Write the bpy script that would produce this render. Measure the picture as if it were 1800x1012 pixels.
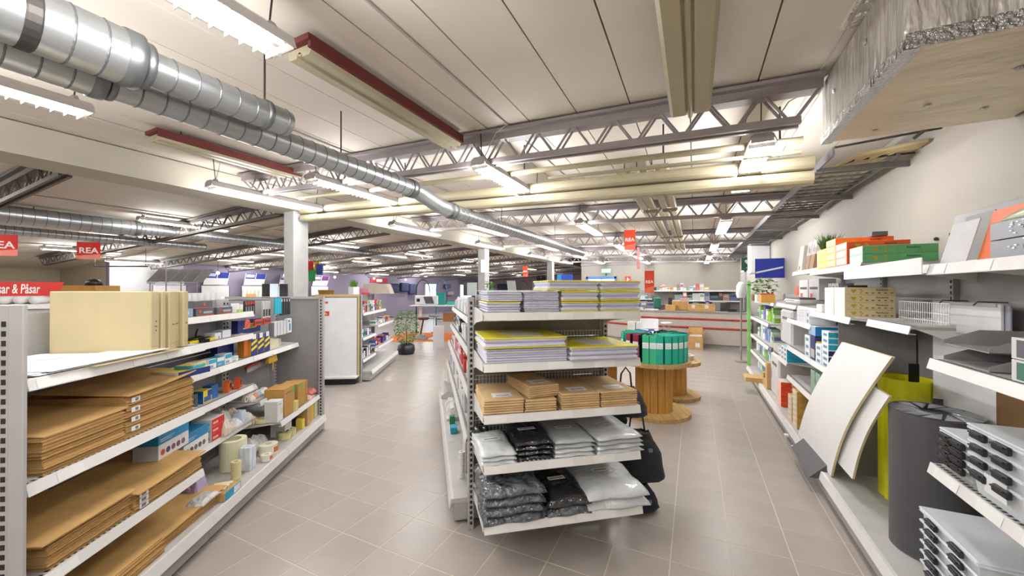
import bpy, math, random
from math import sin, cos, pi, radians as RD
from mathutils import Vector, Matrix
random.seed(7)
SC = bpy.context.scene
COL = SC.collection
for o in list(bpy.data.objects): bpy.data.objects.remove(o)

# ---------------- camera, world, exposure ----------------
cam_d = bpy.data.cameras.new('camera'); cam = bpy.data.objects.new('camera', cam_d); COL.objects.link(cam)
cam_d.sensor_width = 36.0; cam_d.lens = 36.0 * 667.0 / 1800.0; cam_d.clip_start = .02; cam_d.clip_end = 200
cam.location = (0, 0, 1.467)
cam.rotation_euler = (RD(90.25), 0, RD(25.65))
SC.camera = cam
w = bpy.data.worlds.new('world'); SC.world = w; w.use_nodes = True
wb = w.node_tree.nodes['Background']; wb.inputs[0].default_value = (.75, .85, 1, 1); wb.inputs[1].default_value = 1.0
SC.view_settings.view_transform = 'Standard'; SC.view_settings.look = 'None'
SC.view_settings.gamma = 1.0; SC.view_settings.use_curve_mapping = False
SC.view_settings.exposure = 0.42
LAMP_W = 18.0
SIDE_W = 15.0      # watts of each fluorescent fixture
TUBE_E = 7.0
SC.cycles.max_bounces = 8; SC.cycles.diffuse_bounces = 5; SC.cycles.glossy_bounces = 3
SC.cycles.transparent_max_bounces = 12; SC.cycles.transmission_bounces = 4
SC.cycles.use_denoising = True; SC.cycles.sample_clamp_indirect = 4

# ---------------- materials ----------------
MATS = {}
def srgb(c):
    if isinstance(c, str): c = [int(c[i:i+2], 16) / 255 for i in (0, 2, 4)]
    return tuple((x / 12.92 if x <= .04045 else ((x + .055) / 1.055) ** 2.4) for x in c) + (1,)
def mat(name, c, rough=.55, metal=0., var=.06, scale=8., bump=0., bscale=60., bdist=.01, alpha=1., emit=0., coord='Object', stretch=None, spec=.5):
    if name in MATS: return MATS[name]
    m = bpy.data.materials.new(name); m.use_nodes = True; MATS[name] = m
    nt = m.node_tree; b = nt.nodes['Principled BSDF']
    col = srgb(c); b.inputs['Base Color'].default_value = col
    b.inputs['Roughness'].default_value = rough; b.inputs['Metallic'].default_value = metal
    b.inputs['Specular IOR Level'].default_value = spec
    if var or bump:
        tc = nt.nodes.new('ShaderNodeTexCoord'); mp = nt.nodes.new('ShaderNodeMapping')
        nt.links.new(tc.outputs[coord], mp.inputs[0])
        if stretch: mp.inputs['Scale'].default_value = stretch
    if var:
        n = nt.nodes.new('ShaderNodeTexNoise'); n.inputs['Scale'].default_value = scale; n.inputs['Detail'].default_value = 4
        r = nt.nodes.new('ShaderNodeValToRGB')
        r.color_ramp.elements[0].position = .3; r.color_ramp.elements[1].position = .7
        r.color_ramp.elements[0].color = tuple(x * (1 - var) for x in col[:3]) + (1,)
        r.color_ramp.elements[1].color = tuple(min(1, x * (1 + var)) for x in col[:3]) + (1,)
        nt.links.new(mp.outputs[0], n.inputs['Vector']); nt.links.new(n.outputs[0], r.inputs[0])
        nt.links.new(r.outputs[0], b.inputs['Base Color'])
    if bump:
        n2 = nt.nodes.new('ShaderNodeTexNoise'); n2.inputs['Scale'].default_value = bscale; n2.inputs['Detail'].default_value = 3
        bp = nt.nodes.new('ShaderNodeBump'); bp.inputs['Strength'].default_value = bump; bp.inputs['Distance'].default_value = bdist
        nt.links.new(mp.outputs[0], n2.inputs['Vector']); nt.links.new(n2.outputs[0], bp.inputs['Height'])
        nt.links.new(bp.outputs[0], b.inputs['Normal'])
    if alpha < 1: b.inputs['Alpha'].default_value = alpha
    if emit: b.inputs['Emission Color'].default_value = col; b.inputs['Emission Strength'].default_value = emit
    return m

M_white = mat('white_paint', 'b4b3b0', .45)
M_rail = mat('shelf_white_enamel', 'e4e2df', .35, var=.03)
M_tray = mat('shelf_light_grey', 'b9b6b3', .45)
M_grey = mat('panel_grey_enamel', '8d8a8b', .5)
M_post = mat('post_grey', 'a9a6a5', .45)
M_base = mat('plinth_grey', 'a5a3a0', .5)
M_dark = mat('dark_void', '1b1b1d', .7, var=0)
M_black = mat('black_plastic', '1a1a1e', .4)
M_wall = mat('wall_paint', '989289', .75, var=.02, scale=1.5, bump=.05, bscale=90)
M_wallw = mat('wall_paint_white', 'b9b9b8', .75, var=.02, scale=1.5)
M_wallb = mat('wall_paint_beige', 'b5ab94', .75, var=.03, scale=1.5)
M_wallp = mat('wall_paint_mauve', '857c8f', .75, var=.03, scale=1.)
M_wallk = mat('wall_paint_rose', '9d8587', .75, var=.04, scale=1.)
M_ceil = mat('ceiling_panel_paint', 'ccc2b6', .8, var=.05, scale=1.2, bump=.04, bscale=50)
M_ceilgap = mat('ceiling_gap', '5b5248', .9)
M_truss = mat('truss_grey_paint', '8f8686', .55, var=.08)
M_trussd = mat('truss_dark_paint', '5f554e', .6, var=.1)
M_beam = mat('cream_beam_paint', '9f957b', .5, var=.06, scale=3)
M_beamw = mat('white_beam_paint', 'a49d8e', .6, var=.04, scale=3)
M_red = mat('dark_red_paint', '5a1a14', .6)
M_galv = mat('galvanised_steel', 'a8abac', .32, metal=.85, var=.14, scale=14, bump=.06, bscale=25, stretch=(1, .25, 1))
M_seam = mat('galvanised_seam', '6f7273', .45, metal=.8)
M_lamp = mat('lamp_housing_white', 'a9a4a2', .4)
M_tube = mat('fluorescent_tube', 'fff8ee', .4, var=0, emit=TUBE_E)
M_louv = mat('louvre_white', 'f1efe9', .3, var=0)
M_wire = mat('steel_wire', '3a3633', .5, metal=.6)
M_tray2 = mat('cable_tray_steel', '7d7b7c', .4, metal=.6)
M_card = mat('brown_cardboard', 'c79f63', .85, var=.12, scale=9)
M_card2 = mat('brown_cardboard_edge', 'b18b56', .9, var=.22, scale=90, stretch=(1, 1, 9))
M_cardl = mat('light_cardboard', 'c2a06c', .85, var=.08)
M_cream = mat('cream_manila_board', 'b9aa84', .75, var=.04)
M_paper = mat('white_paper', 'e6e6e8', .7, var=.03)
M_paperedge = mat('paper_stack_edge', 'bdbdd6', .7, var=.15, scale=60, stretch=(1, 1, 14))
M_yellow = mat('yellow_print', 'e3d713', .45, var=.04)
M_redsign = mat('sale_red', 'd7401f', .45, var=.05)
M_redsign2 = mat('sale_red_deep', 'c81c0c', .45, var=.05)
M_txtw = mat('white_print', 'f3f1ec', .5, var=0)
M_txtk = mat('black_print', '2a2826', .5, var=0)
M_gold = mat('gold_print', 'b59a2c', .4, metal=.3)
M_pine = mat('pine_wood', 'c08c3e', .55, var=.22, scale=5, stretch=(9, 9, .7))
M_pine2 = mat('pale_pine_wood', 'b9985e', .6, var=.2, scale=6, stretch=(6, .8, 6))
M_teal = mat('teal_binder_board', '1aa68c', .4, var=.05)
M_green2 = mat('sea_green_binder_board', '3db184', .4, var=.05)
M_crimson = mat('crimson_binder_board', '93203a', .4, var=.05)
M_navy = mat('navy_board', '17182f', .45, var=.06)
M_leaf = mat('leaf_green', '4c7a38', .5, var=.3, scale=20)
M_leafv = mat('leaf_pale_green', '8fa77a', .5, var=.3, scale=20)
M_grass = mat('grass_green', '6da238', .5, var=.25, scale=30)
M_dgrass = mat('dark_grass_green', '3c5a22', .5, var=.25, scale=30)
M_bark = mat('bark_brown', '5a4330', .8)
M_soil = mat('soil', '2b211a', .9)
M_orange = mat('orange_carpet', 'd3722a', .9, var=.08, scale=60)
M_tile = mat('floor_tile_taupe', 'a49b94', .28, var=.05, scale=3.5, bump=.03, bscale=35, coord='Object', spec=.45)
M_grout = mat('floor_grout', 'c8beae', .8, var=.05)
M_glow = mat('daylight_glass', 'cfe9ff', .2, var=0, emit=2.2)
M_blueframe = mat('blue_frame', '4b78b8', .4)
def film(name, c, a, rough=.12):
    if name in MATS: return MATS[name]
    m = mat(name, c, rough, var=0, bump=.35, bscale=9, alpha=a, spec=.9); return m
M_film = film('clear_plastic_film', 'f4f6fa', .07)
M_cbox = mat('clear_polypropylene', 'f6fafd', .15, var=0, alpha=.6, spec=.8)
CM = {}
def C(hexc, rough=.5, **k):
    key = hexc + str(rough)
    if key not in CM: CM[key] = mat('print_' + hexc, hexc, rough, **k)
    return CM[key]

# ---------------- mesh builder ----------------
class MB:
    def __init__(s): s.v = []; s.f = []; s.m = []
    def add(s, vs, fs, mi=0):
        n = len(s.v); s.v += [tuple(p) for p in vs]
        for f in fs: s.f.append(tuple(i + n for i in f)); s.m.append(mi)
        return s
    def box(s, x0, y0, z0, x1, y1, z1, mi=0, mf=None):
        vs = [(x0,y0,z0),(x1,y0,z0),(x1,y1,z0),(x0,y1,z0),(x0,y0,z1),(x1,y0,z1),(x1,y1,z1),(x0,y1,z1)]
        fs = [(0,3,2,1),(4,5,6,7),(0,1,5,4),(2,3,7,6),(1,2,6,5),(3,0,4,7)]   # -z +z -y +y +x -x
        n = len(s.v); s.v += vs
        for i, f in enumerate(fs):
            s.f.append(tuple(a + n for a in f)); s.m.append(mi if mf is None else mf[i])
        return s
    def bbox(s, x0, y0, z0, x1, y1, z1, b=.002, mi=0, mf=None):
        # box with chamfered edges
        b = min(b, (x1-x0)*.45, (y1-y0)*.45, (z1-z0)*.45)
        X=(x0,x1); Y=(y0,y1); Z=(z0,z1); n=len(s.v); idx={}
        for i in (0,1):
            for j in (0,1):
                for k in (0,1):
                    sx=1 if i==0 else -1; sy=1 if j==0 else -1; sz=1 if k==0 else -1
                    idx[(i,j,k,0)]=len(s.v); s.v.append((X[i],Y[j]+sy*b,Z[k]+sz*b))
                    idx[(i,j,k,1)]=len(s.v); s.v.append((X[i]+sx*b,Y[j],Z[k]+sz*b))
                    idx[(i,j,k,2)]=len(s.v); s.v.append((X[i]+sx*b,Y[j]+sy*b,Z[k]))
        def F(l, m): s.f.append(tuple(l)); s.m.append(m)
        mm = mf or [mi]*6
        g = idx
        F([g[0,0,0,2],g[0,1,0,2],g[1,1,0,2],g[1,0,0,2]],mm[0]); F([g[0,0,1,2],g[1,0,1,2],g[1,1,1,2],g[0,1,1,2]],mm[1])
        F([g[0,0,0,1],g[1,0,0,1],g[1,0,1,1],g[0,0,1,1]],mm[2]); F([g[0,1,0,1],g[0,1,1,1],g[1,1,1,1],g[1,1,0,1]],mm[3])
        F([g[1,0,0,0],g[1,1,0,0],g[1,1,1,0],g[1,0,1,0]],mm[4]); F([g[0,0,0,0],g[0,0,1,0],g[0,1,1,0],g[0,1,0,0]],mm[5])
        for j in (0,1):
            for k in (0,1): F([g[0,j,k,1],g[1,j,k,1],g[1,j,k,2],g[0,j,k,2]],mm[2 if j==0 else 3])
        for i in (0,1):
            for k in (0,1): F([g[i,0,k,0],g[i,1,k,0],g[i,1,k,2],g[i,0,k,2]],mm[5 if i==0 else 4])
        for i in (0,1):
            for j in (0,1): F([g[i,j,0,0],g[i,j,1,0],g[i,j,1,1],g[i,j,0,1]],mm[5 if i==0 else 4])
        for i in (0,1):
            for j in (0,1):
                for k in (0,1): F([g[i,j,k,0],g[i,j,k,1],g[i,j,k,2]],mm[2])
        return s
    def tube(s, pts, r, seg=8, mi=0, caps=True, r2=None):
        pts = [Vector(p) for p in pts]; n0 = len(s.v); N = len(pts)
        for i, p in enumerate(pts):
            d = (pts[min(i+1,N-1)] - pts[max(i-1,0)]).normalized()
            a = d.cross(Vector((0,0,1)));
            if a.length < 1e-3: a = Vector((1,0,0))
            a.normalize(); b = d.cross(a).normalized()
            rr = r if r2 is None else r + (r2-r)*i/(N-1)
            for k in range(seg):
                t = 2*pi*k/seg; s.v.append(tuple(p + a*(cos(t)*rr) + b*(sin(t)*rr)))
        for i in range(N-1):
            for k in range(seg):
                k2=(k+1)%seg; s.f.append((n0+i*seg+k, n0+i*seg+k2, n0+(i+1)*seg+k2, n0+(i+1)*seg+k)); s.m.append(mi)
        if caps:
            s.f.append(tuple(n0+k for k in range(seg))[::-1]); s.m.append(mi)
            s.f.append(tuple(n0+(N-1)*seg+k for k in range(seg))); s.m.append(mi)
        return s
    def lathe(s, prof, seg=24, c=(0,0,0), mi=0, a0=0, a1=2*pi, axis='z', mis=None):
        n0=len(s.v); full = abs(a1-a0-2*pi)<1e-6; K = seg if full else seg+1
        for (r,z) in prof:
            for k in range(K):
                t=a0+(a1-a0)*k/seg; x,y=r*cos(t),r*sin(t)
                p=(x,y,z) if axis=='z' else ((x,z,y) if axis=='y' else (z,x,y))
                s.v.append((c[0]+p[0],c[1]+p[1],c[2]+p[2]))
        for i in range(len(prof)-1):
            for k in range(seg):
                k2=(k+1)%K; s.f.append((n0+i*K+k,n0+i*K+k2,n0+(i+1)*K+k2,n0+(i+1)*K+k)); s.m.append(mis[i] if mis else mi)
        return s
    def prism(s, poly, z0, z1, mi=0, plane='xy'):
        n=len(poly)
        def P(a,b,h): return (a,b,h) if plane=='xy' else ((a,h,b) if plane=='xz' else (h,a,b))
        vs=[P(a,b,z0) for a,b in poly]+[P(a,b,z1) for a,b in poly]
        fs=[tuple(range(n))[::-1],tuple(range(n,2*n))]+[(i,(i+1)%n,n+(i+1)%n,n+i) for i in range(n)]
        return s.add(vs,fs,mi)
    def quad(s, a,b,c,d, mi=0): return s.add([a,b,c,d],[(0,1,2,3)],mi)
    def ball(s, c, r, seg=10, rings=6, mi=0, sq=(1,1,1)):
        prof=[(r*sin(pi*i/rings), -r*cos(pi*i/rings)) for i in range(rings+1)]
        n0=len(s.v); s.lathe(prof,seg,(0,0,0),mi)
        for i in range(n0,len(s.v)):
            x,y,z=s.v[i]; s.v[i]=(c[0]+x*sq[0],c[1]+y*sq[1],c[2]+z*sq[2])
        return s
    def xf(s, M, n0=0):
        for i in range(n0,len(s.v)): s.v[i]=tuple(M @ Vector(s.v[i]))
        return s
    def mesh(s, name, mats, smooth=False):
        me=bpy.data.meshes.new(name); me.from_pydata(s.v,[],s.f)
        for m in (mats if isinstance(mats,(list,tuple)) else [mats]): me.materials.append(m)
        if any(s.m): me.polygons.foreach_set('material_index', s.m)
        if smooth: me.shade_smooth()
        me.validate(); return me

def link(name, data, parent=None, loc=(0,0,0), rot=(0,0,0), label=None, cat=None, group=None, kind=None):
    o=bpy.data.objects.new(name,data); COL.objects.link(o)
    if parent is not None: o.parent=parent
    o.location=loc; o.rotation_euler=rot
    if label: o['label']=label
    if cat: o['category']=cat
    if group: o['group']=group
    if kind: o['kind']=kind
    return o
def obj(name, mb, mats, parent=None, loc=(0,0,0), rz=0., label=None, cat=None, group=None, kind=None, smooth=False, rot=None):
    return link(name, mb.mesh(name,mats,smooth), parent, loc, rot or (0,0,rz), label, cat, group, kind)
def thing(name, label, cat, loc=(0,0,0), rz=0., group=None, rot=None):
    return link(name, None, None, loc, rot or (0,0,rz), label, cat, group)
def dup(root, loc, rz, label, group=None, name=None):
    r=root.copy(); COL.objects.link(r); r.location=loc; r.rotation_euler=(0,0,rz)
    r['label']=label
    if group: r['group']=group
    for ch in list(root.children):
        c=ch.copy(); COL.objects.link(c); c.parent=r
        for g in list(ch.children):
            d=g.copy(); COL.objects.link(d); d.parent=c
    return r
ORD=['zeroth','first','second','third','fourth','fifth','sixth','seventh','eighth','ninth','tenth','eleventh','twelfth','thirteenth','fourteenth','fifteenth','sixteenth','seventeenth','eighteenth','nineteenth','twentieth','twenty-first','twenty-second','twenty-third','twenty-fourth','twenty-fifth']
TXT={}
def text_mesh(s, size, ext=.0015, font_shear=0., bold=0.):
    k=(s,size,ext,font_shear,bold)
    if k in TXT: return TXT[k]
    cu=bpy.data.curves.new('lettering','FONT'); cu.body=s; cu.size=size; cu.extrude=ext; cu.align_x='CENTER'; cu.align_y='CENTER'
    cu.shear=font_shear; cu.offset=bold; cu.resolution_u=3
    o=bpy.data.objects.new('tmp',cu); COL.objects.link(o)
    dg=bpy.context.evaluated_depsgraph_get(); me=bpy.data.meshes.new_from_object(o.evaluated_get(dg)); bpy.data.objects.remove(o)
    TXT[k]=me; return me
def lettering(s, size, m, parent, loc, rot, ext=.0015, shear=0., bold=0., scale=None):
    me=text_mesh(s,size,ext,shear,bold).copy(); me.materials.clear(); me.materials.append(m)
    o=link('lettering',me,parent,loc,rot)
    if scale: o.scale=scale
    return o

class Fr:                     # a local frame on the floor: x along, y inwards
    def __init__(s,x,y,a): s.o=Vector((x,y)); s.a=RD(a); s.x=Vector((cos(s.a),sin(s.a))); s.y=Vector((-sin(s.a),cos(s.a)))
    def w(s,x,y,z=0): p=s.o+s.x*x+s.y*y; return (p.x,p.y,z)
L=Fr(-2.574,1.344,122.6); M=Fr(-1.235,1.992,38.); W=Fr(-4.623,4.484,121.); R=Fr(0,0,-90.)
kp=M.w(-.13,2.75); K=Fr(kp[0],kp[1],-52.)

# ---------------- structure ----------------
XR=1.40; XL=-15.0; YB=15.0; YB2=26.0; YF=-5.0; XC=-5.0
def zc(x): return 2.675-.028*x if x>XC else 2.815+.05*(x-XC)
def zb(x): return 2.43-.028*x if x>XC else 2.57+.05*(x-XC)
def struct(name, mb, m, parent=None): return obj(name, mb, m, parent, kind='structure')
fl=struct('floor', MB().box(-18.6,YF,-.1,XR,YB2,-.0012), M_grout)
struct('wall_right', MB().box(XR,YF,0,XR+.2,YB,3.2), M_wall)
struct('wall_back', MB().box(-4.1,YB,0,XR+.2,YB+.2,3.2), M_wall)
struct('wall_back_side', MB().box(-4.1,YB+.2,0,-3.9,YB2,3.2), M_wall)
struct('wall_far', MB().box(XL,YB2,0,-3.9,YB2+.2,3.2), M_wallk)
struct('wall_left', MB().box(XL-.2,4.76,0,XL,YB2,3.2), M_wallp)
struct('wall_left_return', MB().box(-18.6,4.76,0,XL-.2,4.96,3.2), M_wallb)
struct('wall_left_near', MB().box(-18.8,YF,0,-18.6,4.96,3.2), M_wallb)
struct('wall_front', MB().box(-18.8,YF-.2,0,XR+.2,YF,3.2), M_wall)
struct('trim_white_wall_panel', MB().box(XL-.02,4.77,0,XL+.02,6.5,2.6), M_wallw)
# tiles
tm=MB().bbox(-.1468,-.1468,-.01,.1468,.1468,0,.0006).mesh('tile',M_tile)
X0,Y0=-2.52,1.63
near=[]; far=[]
cells=[(X0+.15+i*.3,Y0+.15+j*.3) for i in range(-42,14) for j in range(-10,47)]
cells=[c for c in cells if c[0]<XR-.1]
vis=[]
fw=Vector((-sin(RD(25.65)),cos(RD(25.65)))); rt=Vector((cos(RD(25.65)),sin(RD(25.65))))
for c in cells:
    d=Vector(c).dot(fw); l=Vector(c).dot(rt)
    hidden = c[0]>.95 or (Vector(c)-L.o).dot(L.y)>.1 and (Vector(c)-L.o).dot(L.x)<1.7
    if d>1.6 and abs(l)<d*1.36+.2 and not hidden: vis.append((d,c))
    else: far.append(c)
vis.sort()
for i,(d,c) in enumerate(vis):
    if i<295: link('tile',tm,fl,(c[0],c[1],0))
    else: far.append(c)
mb=MB()
for c in far: mb.box(c[0]-.1468,c[1]-.1468,-.01,c[0]+.1468,c[1]+.1468,0)
mb.box(-18.6,15.3,-.01,-4.1,YB2,0)
obj('tile_field',mb,M_tile,fl,kind='stuff')
# ceiling
ceil=struct('ceiling', MB().prism([(XR+.2,zc(XR)+.03),(XC,zc(XC)+.03),(-18.8,zc(-18.8)+.03),(-18.8,3.3),(XR+.2,3.3)],YF,YB2+.2,plane='xz'), M_ceilgap)
TY=[2.64+2.95*i for i in range(5)]; TYL=[1.4+2.1*i for i in range(12)]
def panels(x_hi,x_lo,wd,ys,gap):
    slope=-.028 if x_hi>XC+.1 else .05
    n=int(round((x_hi-x_lo)/wd)); wd=(x_hi-x_lo)/n
    for a,b in zip(ys[:-1],ys[1:]):
        me=None
        for i in range(n):
            xc=x_hi-wd*(i+.5)
            if me is None: me=MB().prism([(-wd/2+gap,-slope*wd/2),(wd/2-gap,slope*wd/2),(wd/2-gap,slope*wd/2+.03),(-wd/2+gap,-slope*wd/2+.03)],a+.004,b-.004,plane='xz').mesh('ceiling_panel',M_ceil)
            link('ceiling_panel',me,ceil,(xc,0,zc(xc)))
panels(XR,XC,.35,[YF]+TY+[YB],.004)
panels(XC,-18.6,.85,[YF]+TYL[0:12:1]+[YB2],.003)
# doors / windows
def window(n,mbf,loc,rz,w_,z0,z1,bars,frame=M_white):
    g=link('window_%d'%n,None,None,loc,(0,0,rz),kind='structure')
    f=MB(); t=.05
    f.box(-w_/2,-.03,z0,w_/2,.03,z0+t).box(-w_/2,-.03,z1-t,w_/2,.03,z1).box(-w_/2,-.03,z0,-w_/2+t,.03,z1).box(w_/2-t,-.03,z0,w_/2,.03,z1)
    obj('window_frame',f,frame,g)
    xs=[-w_/2+t+(w_-2*t)*i/bars for i in range(bars+1)]
    for a,b in zip(xs[:-1],xs[1:]): obj('pane',MB().box(a+.01,-.004,z0+t,b-.01,.004,z1-t),M_glow,g)
    for a in xs[1:-1]: obj('mullion',MB().box(a-.012,-.02,z0+t,a+.012,.02,z1-t),frame,g)
window(1,None,(XL+.035,19.34,0),RD(90),1.2,.9,1.85,1)
window(2,None,(XL+.035,23.4,0),RD(90),1.6,.9,1.85,2)
window(3,None,(-12.6,YB2-.04,0),0,1.5,.9,1.85,2)
window(4,None,(-9.2,YB2-.04,0),0,1.8,.9,1.75,2)
window(5,None,(-6.6,YB2-.04,0),0,1.8,.9,1.75,2)
d=link('door_1',None,None,(-3.3,YB-.03,0),(0,0,0),kind='structure')
obj('door_frame',MB().box(-.58,-.04,0,-.52,.03,1.98).box(.52,-.04,0,.58,.03,1.98).box(-.58,-.04,1.9,.58,.03,1.98),M_blueframe,d)
obj('glass_leaf',MB().box(-.5,-.01,.05,-.01,.01,1.88),M_glow,d); obj('glass_leaf',MB().box(.01,-.01,.05,.5,.01,1.88),M_glow,d)
for z in (1.0,1.55,1.7): obj('glazing_bar',MB().box(-.51,-.02,z,.51,.02,z+.015),M_blueframe,d)
obj('centre_stile',MB().box(-.015,-.02,.02,.015,.02,1.9),M_blueframe,d)
d=link('door_2',None,None,(XR-.03,13.6,0),(0,0,RD(90)),kind='structure')
obj('door_leaf',MB().box(-.4,-.02,0,.4,.02,2.0),C('8c8c8e'),d); obj('door_frame',MB().box(-.46,-.03,0,-.4,.03,2.06).box(.4,-.03,0,.46,.03,2.06).box(-.46,-.03,2.0,.46,.03,2.06),M_white,d)
struct('baseboard_right',MB().box(XR-.02,YF,0,XR,YB,.08),M_base)
struct('baseboard_back',MB().box(-4.1,YB-.02,0,XR,YB,.08),M_base)
struct('trim_wall_top_rail',MB().box(-4.1,YB-.08,2.42,XR,YB,2.5),M_truss)

# ---------------- columns and beams ----------------
col0=None
for i,(y,h) in enumerate(((3.45,2.54),(8.65,2.54),(13.8,2.54))):
    c=obj('column',MB().bbox(-.11,-.11,0,.11,.11,h,.012),mat('column_white_paint','a09f9c',.5),None,(XC+.02,y,0),0,['square white steel column nearest the camera, under the ridge beam','square white column rising behind the centre aisle gondola','thin white column farthest back before the rose wall'][i],'column')
ridge=thing('ridge_beam','long boxed white ridge beam carried by the row of white columns','beam',(XC,0,0))
obj('beam_web',MB().prism([(-.16,2.54),(.16,2.54),(.16,2.80),(-.16,2.80)],YF+.02,YB2-.05,plane='xz'),M_beamw,ridge)
obj('lower_flange',MB().prism([(-.22,2.53),(.22,2.53),(.22,2.56),(-.22,2.56)],YF+.02,YB2-.05,plane='xz'),M_beamw,ridge)
def xbar(name,x0,x1,y,dz,prof,m,parent,rooty=0):
    # bar running along x following the roof slope; prof = list of (y,z) polygon, z relative to zb
    n=len(prof); vs=[(x0,y+p[0],zb(x0)+p[1]+dz) for p in prof]+[(x1,y+p[0],zb(x1)+p[1]+dz) for p in prof]
    fs=[tuple(range(n)),tuple(range(n,2*n))[::-1]]+[(i,n+i,n+(i+1)%n,(i+1)%n) for i in range(n)]
    return obj(name,MB().add(vs,fs),m,parent)
def circ(r,cy=0,cz=0,n=12): return [(cy+r*cos(2*pi*k/n),cz+r*sin(2*pi*k/n)) for k in range(n)]
def rrect(w_,h,r,cy=0,cz=0):
    p=[]
    for (sx,sz,a) in ((1,1,0),(-1,1,90),(-1,-1,180),(1,-1,270)):
        for k in range(4): t=RD(a+30*k); p.append((cy+sx*(w_/2-r)+r*cos(t),cz+sz*(h/2-r)+r*sin(t)))
    return p
cb=thing('cross_beam','thick cream painted double beam crossing the ceiling behind the first truss','beam',(0,3.45,0))
for nm,pr in (('upper_pipe',rrect(.17,.1,.045,0,-.02)),('lower_pipe',rrect(.13,.1,.045,0,-.125))):
    o=xbar(nm,-4.82,.78,0,0,pr,M_beam,cb)
pp=thing('ceiling_pipe','thin cream pipe running behind the nearest roof truss','pipe',(0,2.95,0))
xbar('pipe',-4.2,.62,0,0,circ(.022,0,0),M_beam,pp)
xbar('pipe',-1.1,.62,.05,-.06,circ(.014,0,0),M_beam,pp)
for x in (-2.6,-1.3,-.2,.5): obj('hanger',MB().tube([(x,0,zb(x)),(x,0,zb(x)+.23)],.006,6),M_wire,pp)
# left hall pipes
for i,(x0,x1,y) in enumerate(((-14.8,-5.3,4.1),(-14.8,-5.3,4.6))):
    p=thing('ceiling_pipe',['cream pipe crossing the left hall ceiling, nearer of the pair','cream pipe crossing the left hall ceiling, farther of the pair'][i],'pipe',(0,y,0))
    xbar('pipe',x0,x1,0,.2,circ(.03),M_beam,p)

# trusses
def truss(y,xa,xb,detail,label,per=.28,group=None):
    n=max(2,int((xb-xa)/per)); per=(xb-xa)/n
    t=thing('roof_truss',label,'truss',(0,y,0),0,group)
    H=.19
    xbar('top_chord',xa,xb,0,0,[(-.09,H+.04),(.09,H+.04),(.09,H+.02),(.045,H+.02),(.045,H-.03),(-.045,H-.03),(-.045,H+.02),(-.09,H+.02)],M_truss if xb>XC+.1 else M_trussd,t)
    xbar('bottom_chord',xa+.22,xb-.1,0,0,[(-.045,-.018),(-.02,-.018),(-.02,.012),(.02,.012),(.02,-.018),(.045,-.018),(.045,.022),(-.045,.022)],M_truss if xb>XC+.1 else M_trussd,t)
    bars=[]
    for i in range(n):
        x=xa+per*i; m_=x+per*.5
        if i>0: bars.append((x+.02,H,m_-.015,0))
        if i>0 or True: bars.append((x+per-.02,H,m_+.015,0))
    bars.append((xa+.02,H,xa+.24,0))
    sl=-.028 if xb>XC+.1 else .05
    if detail:
        cache={}
        for (x1_,z1,x2_,z2) in bars:
            for s_ in (-.032,.032):
                dx=round(x2_-x1_,3); key=(dx,s_)
                if key not in cache:
                    cache[key]=MB().tube([(0,s_+(.008 if dx>0 else -.008),H-.03),(dx,s_+(.008 if dx>0 else -.008),sl*dx+.01)],.0085,6).mesh('diagonal_bar',M_truss)
                link('diagonal_bar',cache[key],t,(x1_,0,zb(x1_)))
    else:
        mb=MB()
        for (x1_,z1,x2_,z2) in bars:
            for s_ in (-.03,.03):
                o_=per*.5 if (s_>0 and xb<XC+.1) else 0
                mb.tube([(x1_+o_,s_,zb(x1_+o_)+H-.03),(x2_+o_,s_,zb(x2_+o_)+.01)],.0085,4,caps=False)
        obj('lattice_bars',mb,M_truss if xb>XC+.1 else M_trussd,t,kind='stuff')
    return t
for i,y in enumerate(TY):
    truss(y,-4.72,[.64,1.36,1.36,1.36,1.36][i],i<2,['nearest grey lattice roof truss over the right hall, ending at the foil duct','grey lattice roof truss behind the thick cream cross beam','third grey roof truss of the right hall, crossed by white ceiling strips','fourth grey roof truss of the right hall','farthest grey roof truss of the right hall, close to the back wall'][i])
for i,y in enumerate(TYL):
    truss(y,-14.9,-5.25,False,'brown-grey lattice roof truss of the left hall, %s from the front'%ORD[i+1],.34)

# ceiling heater strips
def strip(x,y0,y1,z,wd,label,red=False,ribs=True):
    t=thing('ceiling_strip',label,'heater',(x,0,z))
    pr=[(-wd/2,0),(-wd*.42,-.018),(-wd*.12,-.018),(-wd*.08,0),(wd*.08,0),(wd*.12,-.018),(wd*.42,-.018),(wd/2,0),(wd/2,.03),(-wd/2,.03)]
    obj('strip_body',MB().prism(pr,y0,y1,plane='xz'),M_beam,t)
    if ribs: obj('heating_pipe',MB().tube([(0,y0-.0,-.002),(0,y1+.06,-.002)],wd*.06,10),M_beam,t)
    if red: obj('red_edge',MB().box(wd/2+.001,y0-.02,.0,wd/2+.022,y1,.06).box(-wd/2,y0-.03,.031,wd/2+.02,y1,.06),M_red,t)
    for y in (y0+.15,y1-.15): obj('suspension_rod',MB().tube([(-wd*.3,y,.02),(-wd*.3,y,zc(x)-z+.02)],.004,6).tube([(wd*.3,y,.02),(wd*.3,y,zc(x)-z+.02)],.004,6),M_wire,t)
    return t
strip(-1.74,1.22,2.52,2.62,.17,'cream ceiling heater strip with dark red edge over the left aisle',True)
strip(-3.9,1.5,2.9,2.68,.17,'cream ceiling strip with dark red edge near the white column',True)
strip(-.02,-1.2,2.5,2.53,.22,'wide ribbed cream ceiling strip running straight overhead to the nearest truss')
for i in range(3):
    for j,x in enumerate((-.55,-.3)):
        strip(x,[3.62,5.65,8.6][i],[5.4,8.35,11.3][i],2.56-.0*i,.19,'cream twin ceiling strip beyond the cross beam, %s section, %s one'%(['near','middle','far'][i],['left','right'][j]),False,False)

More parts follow.
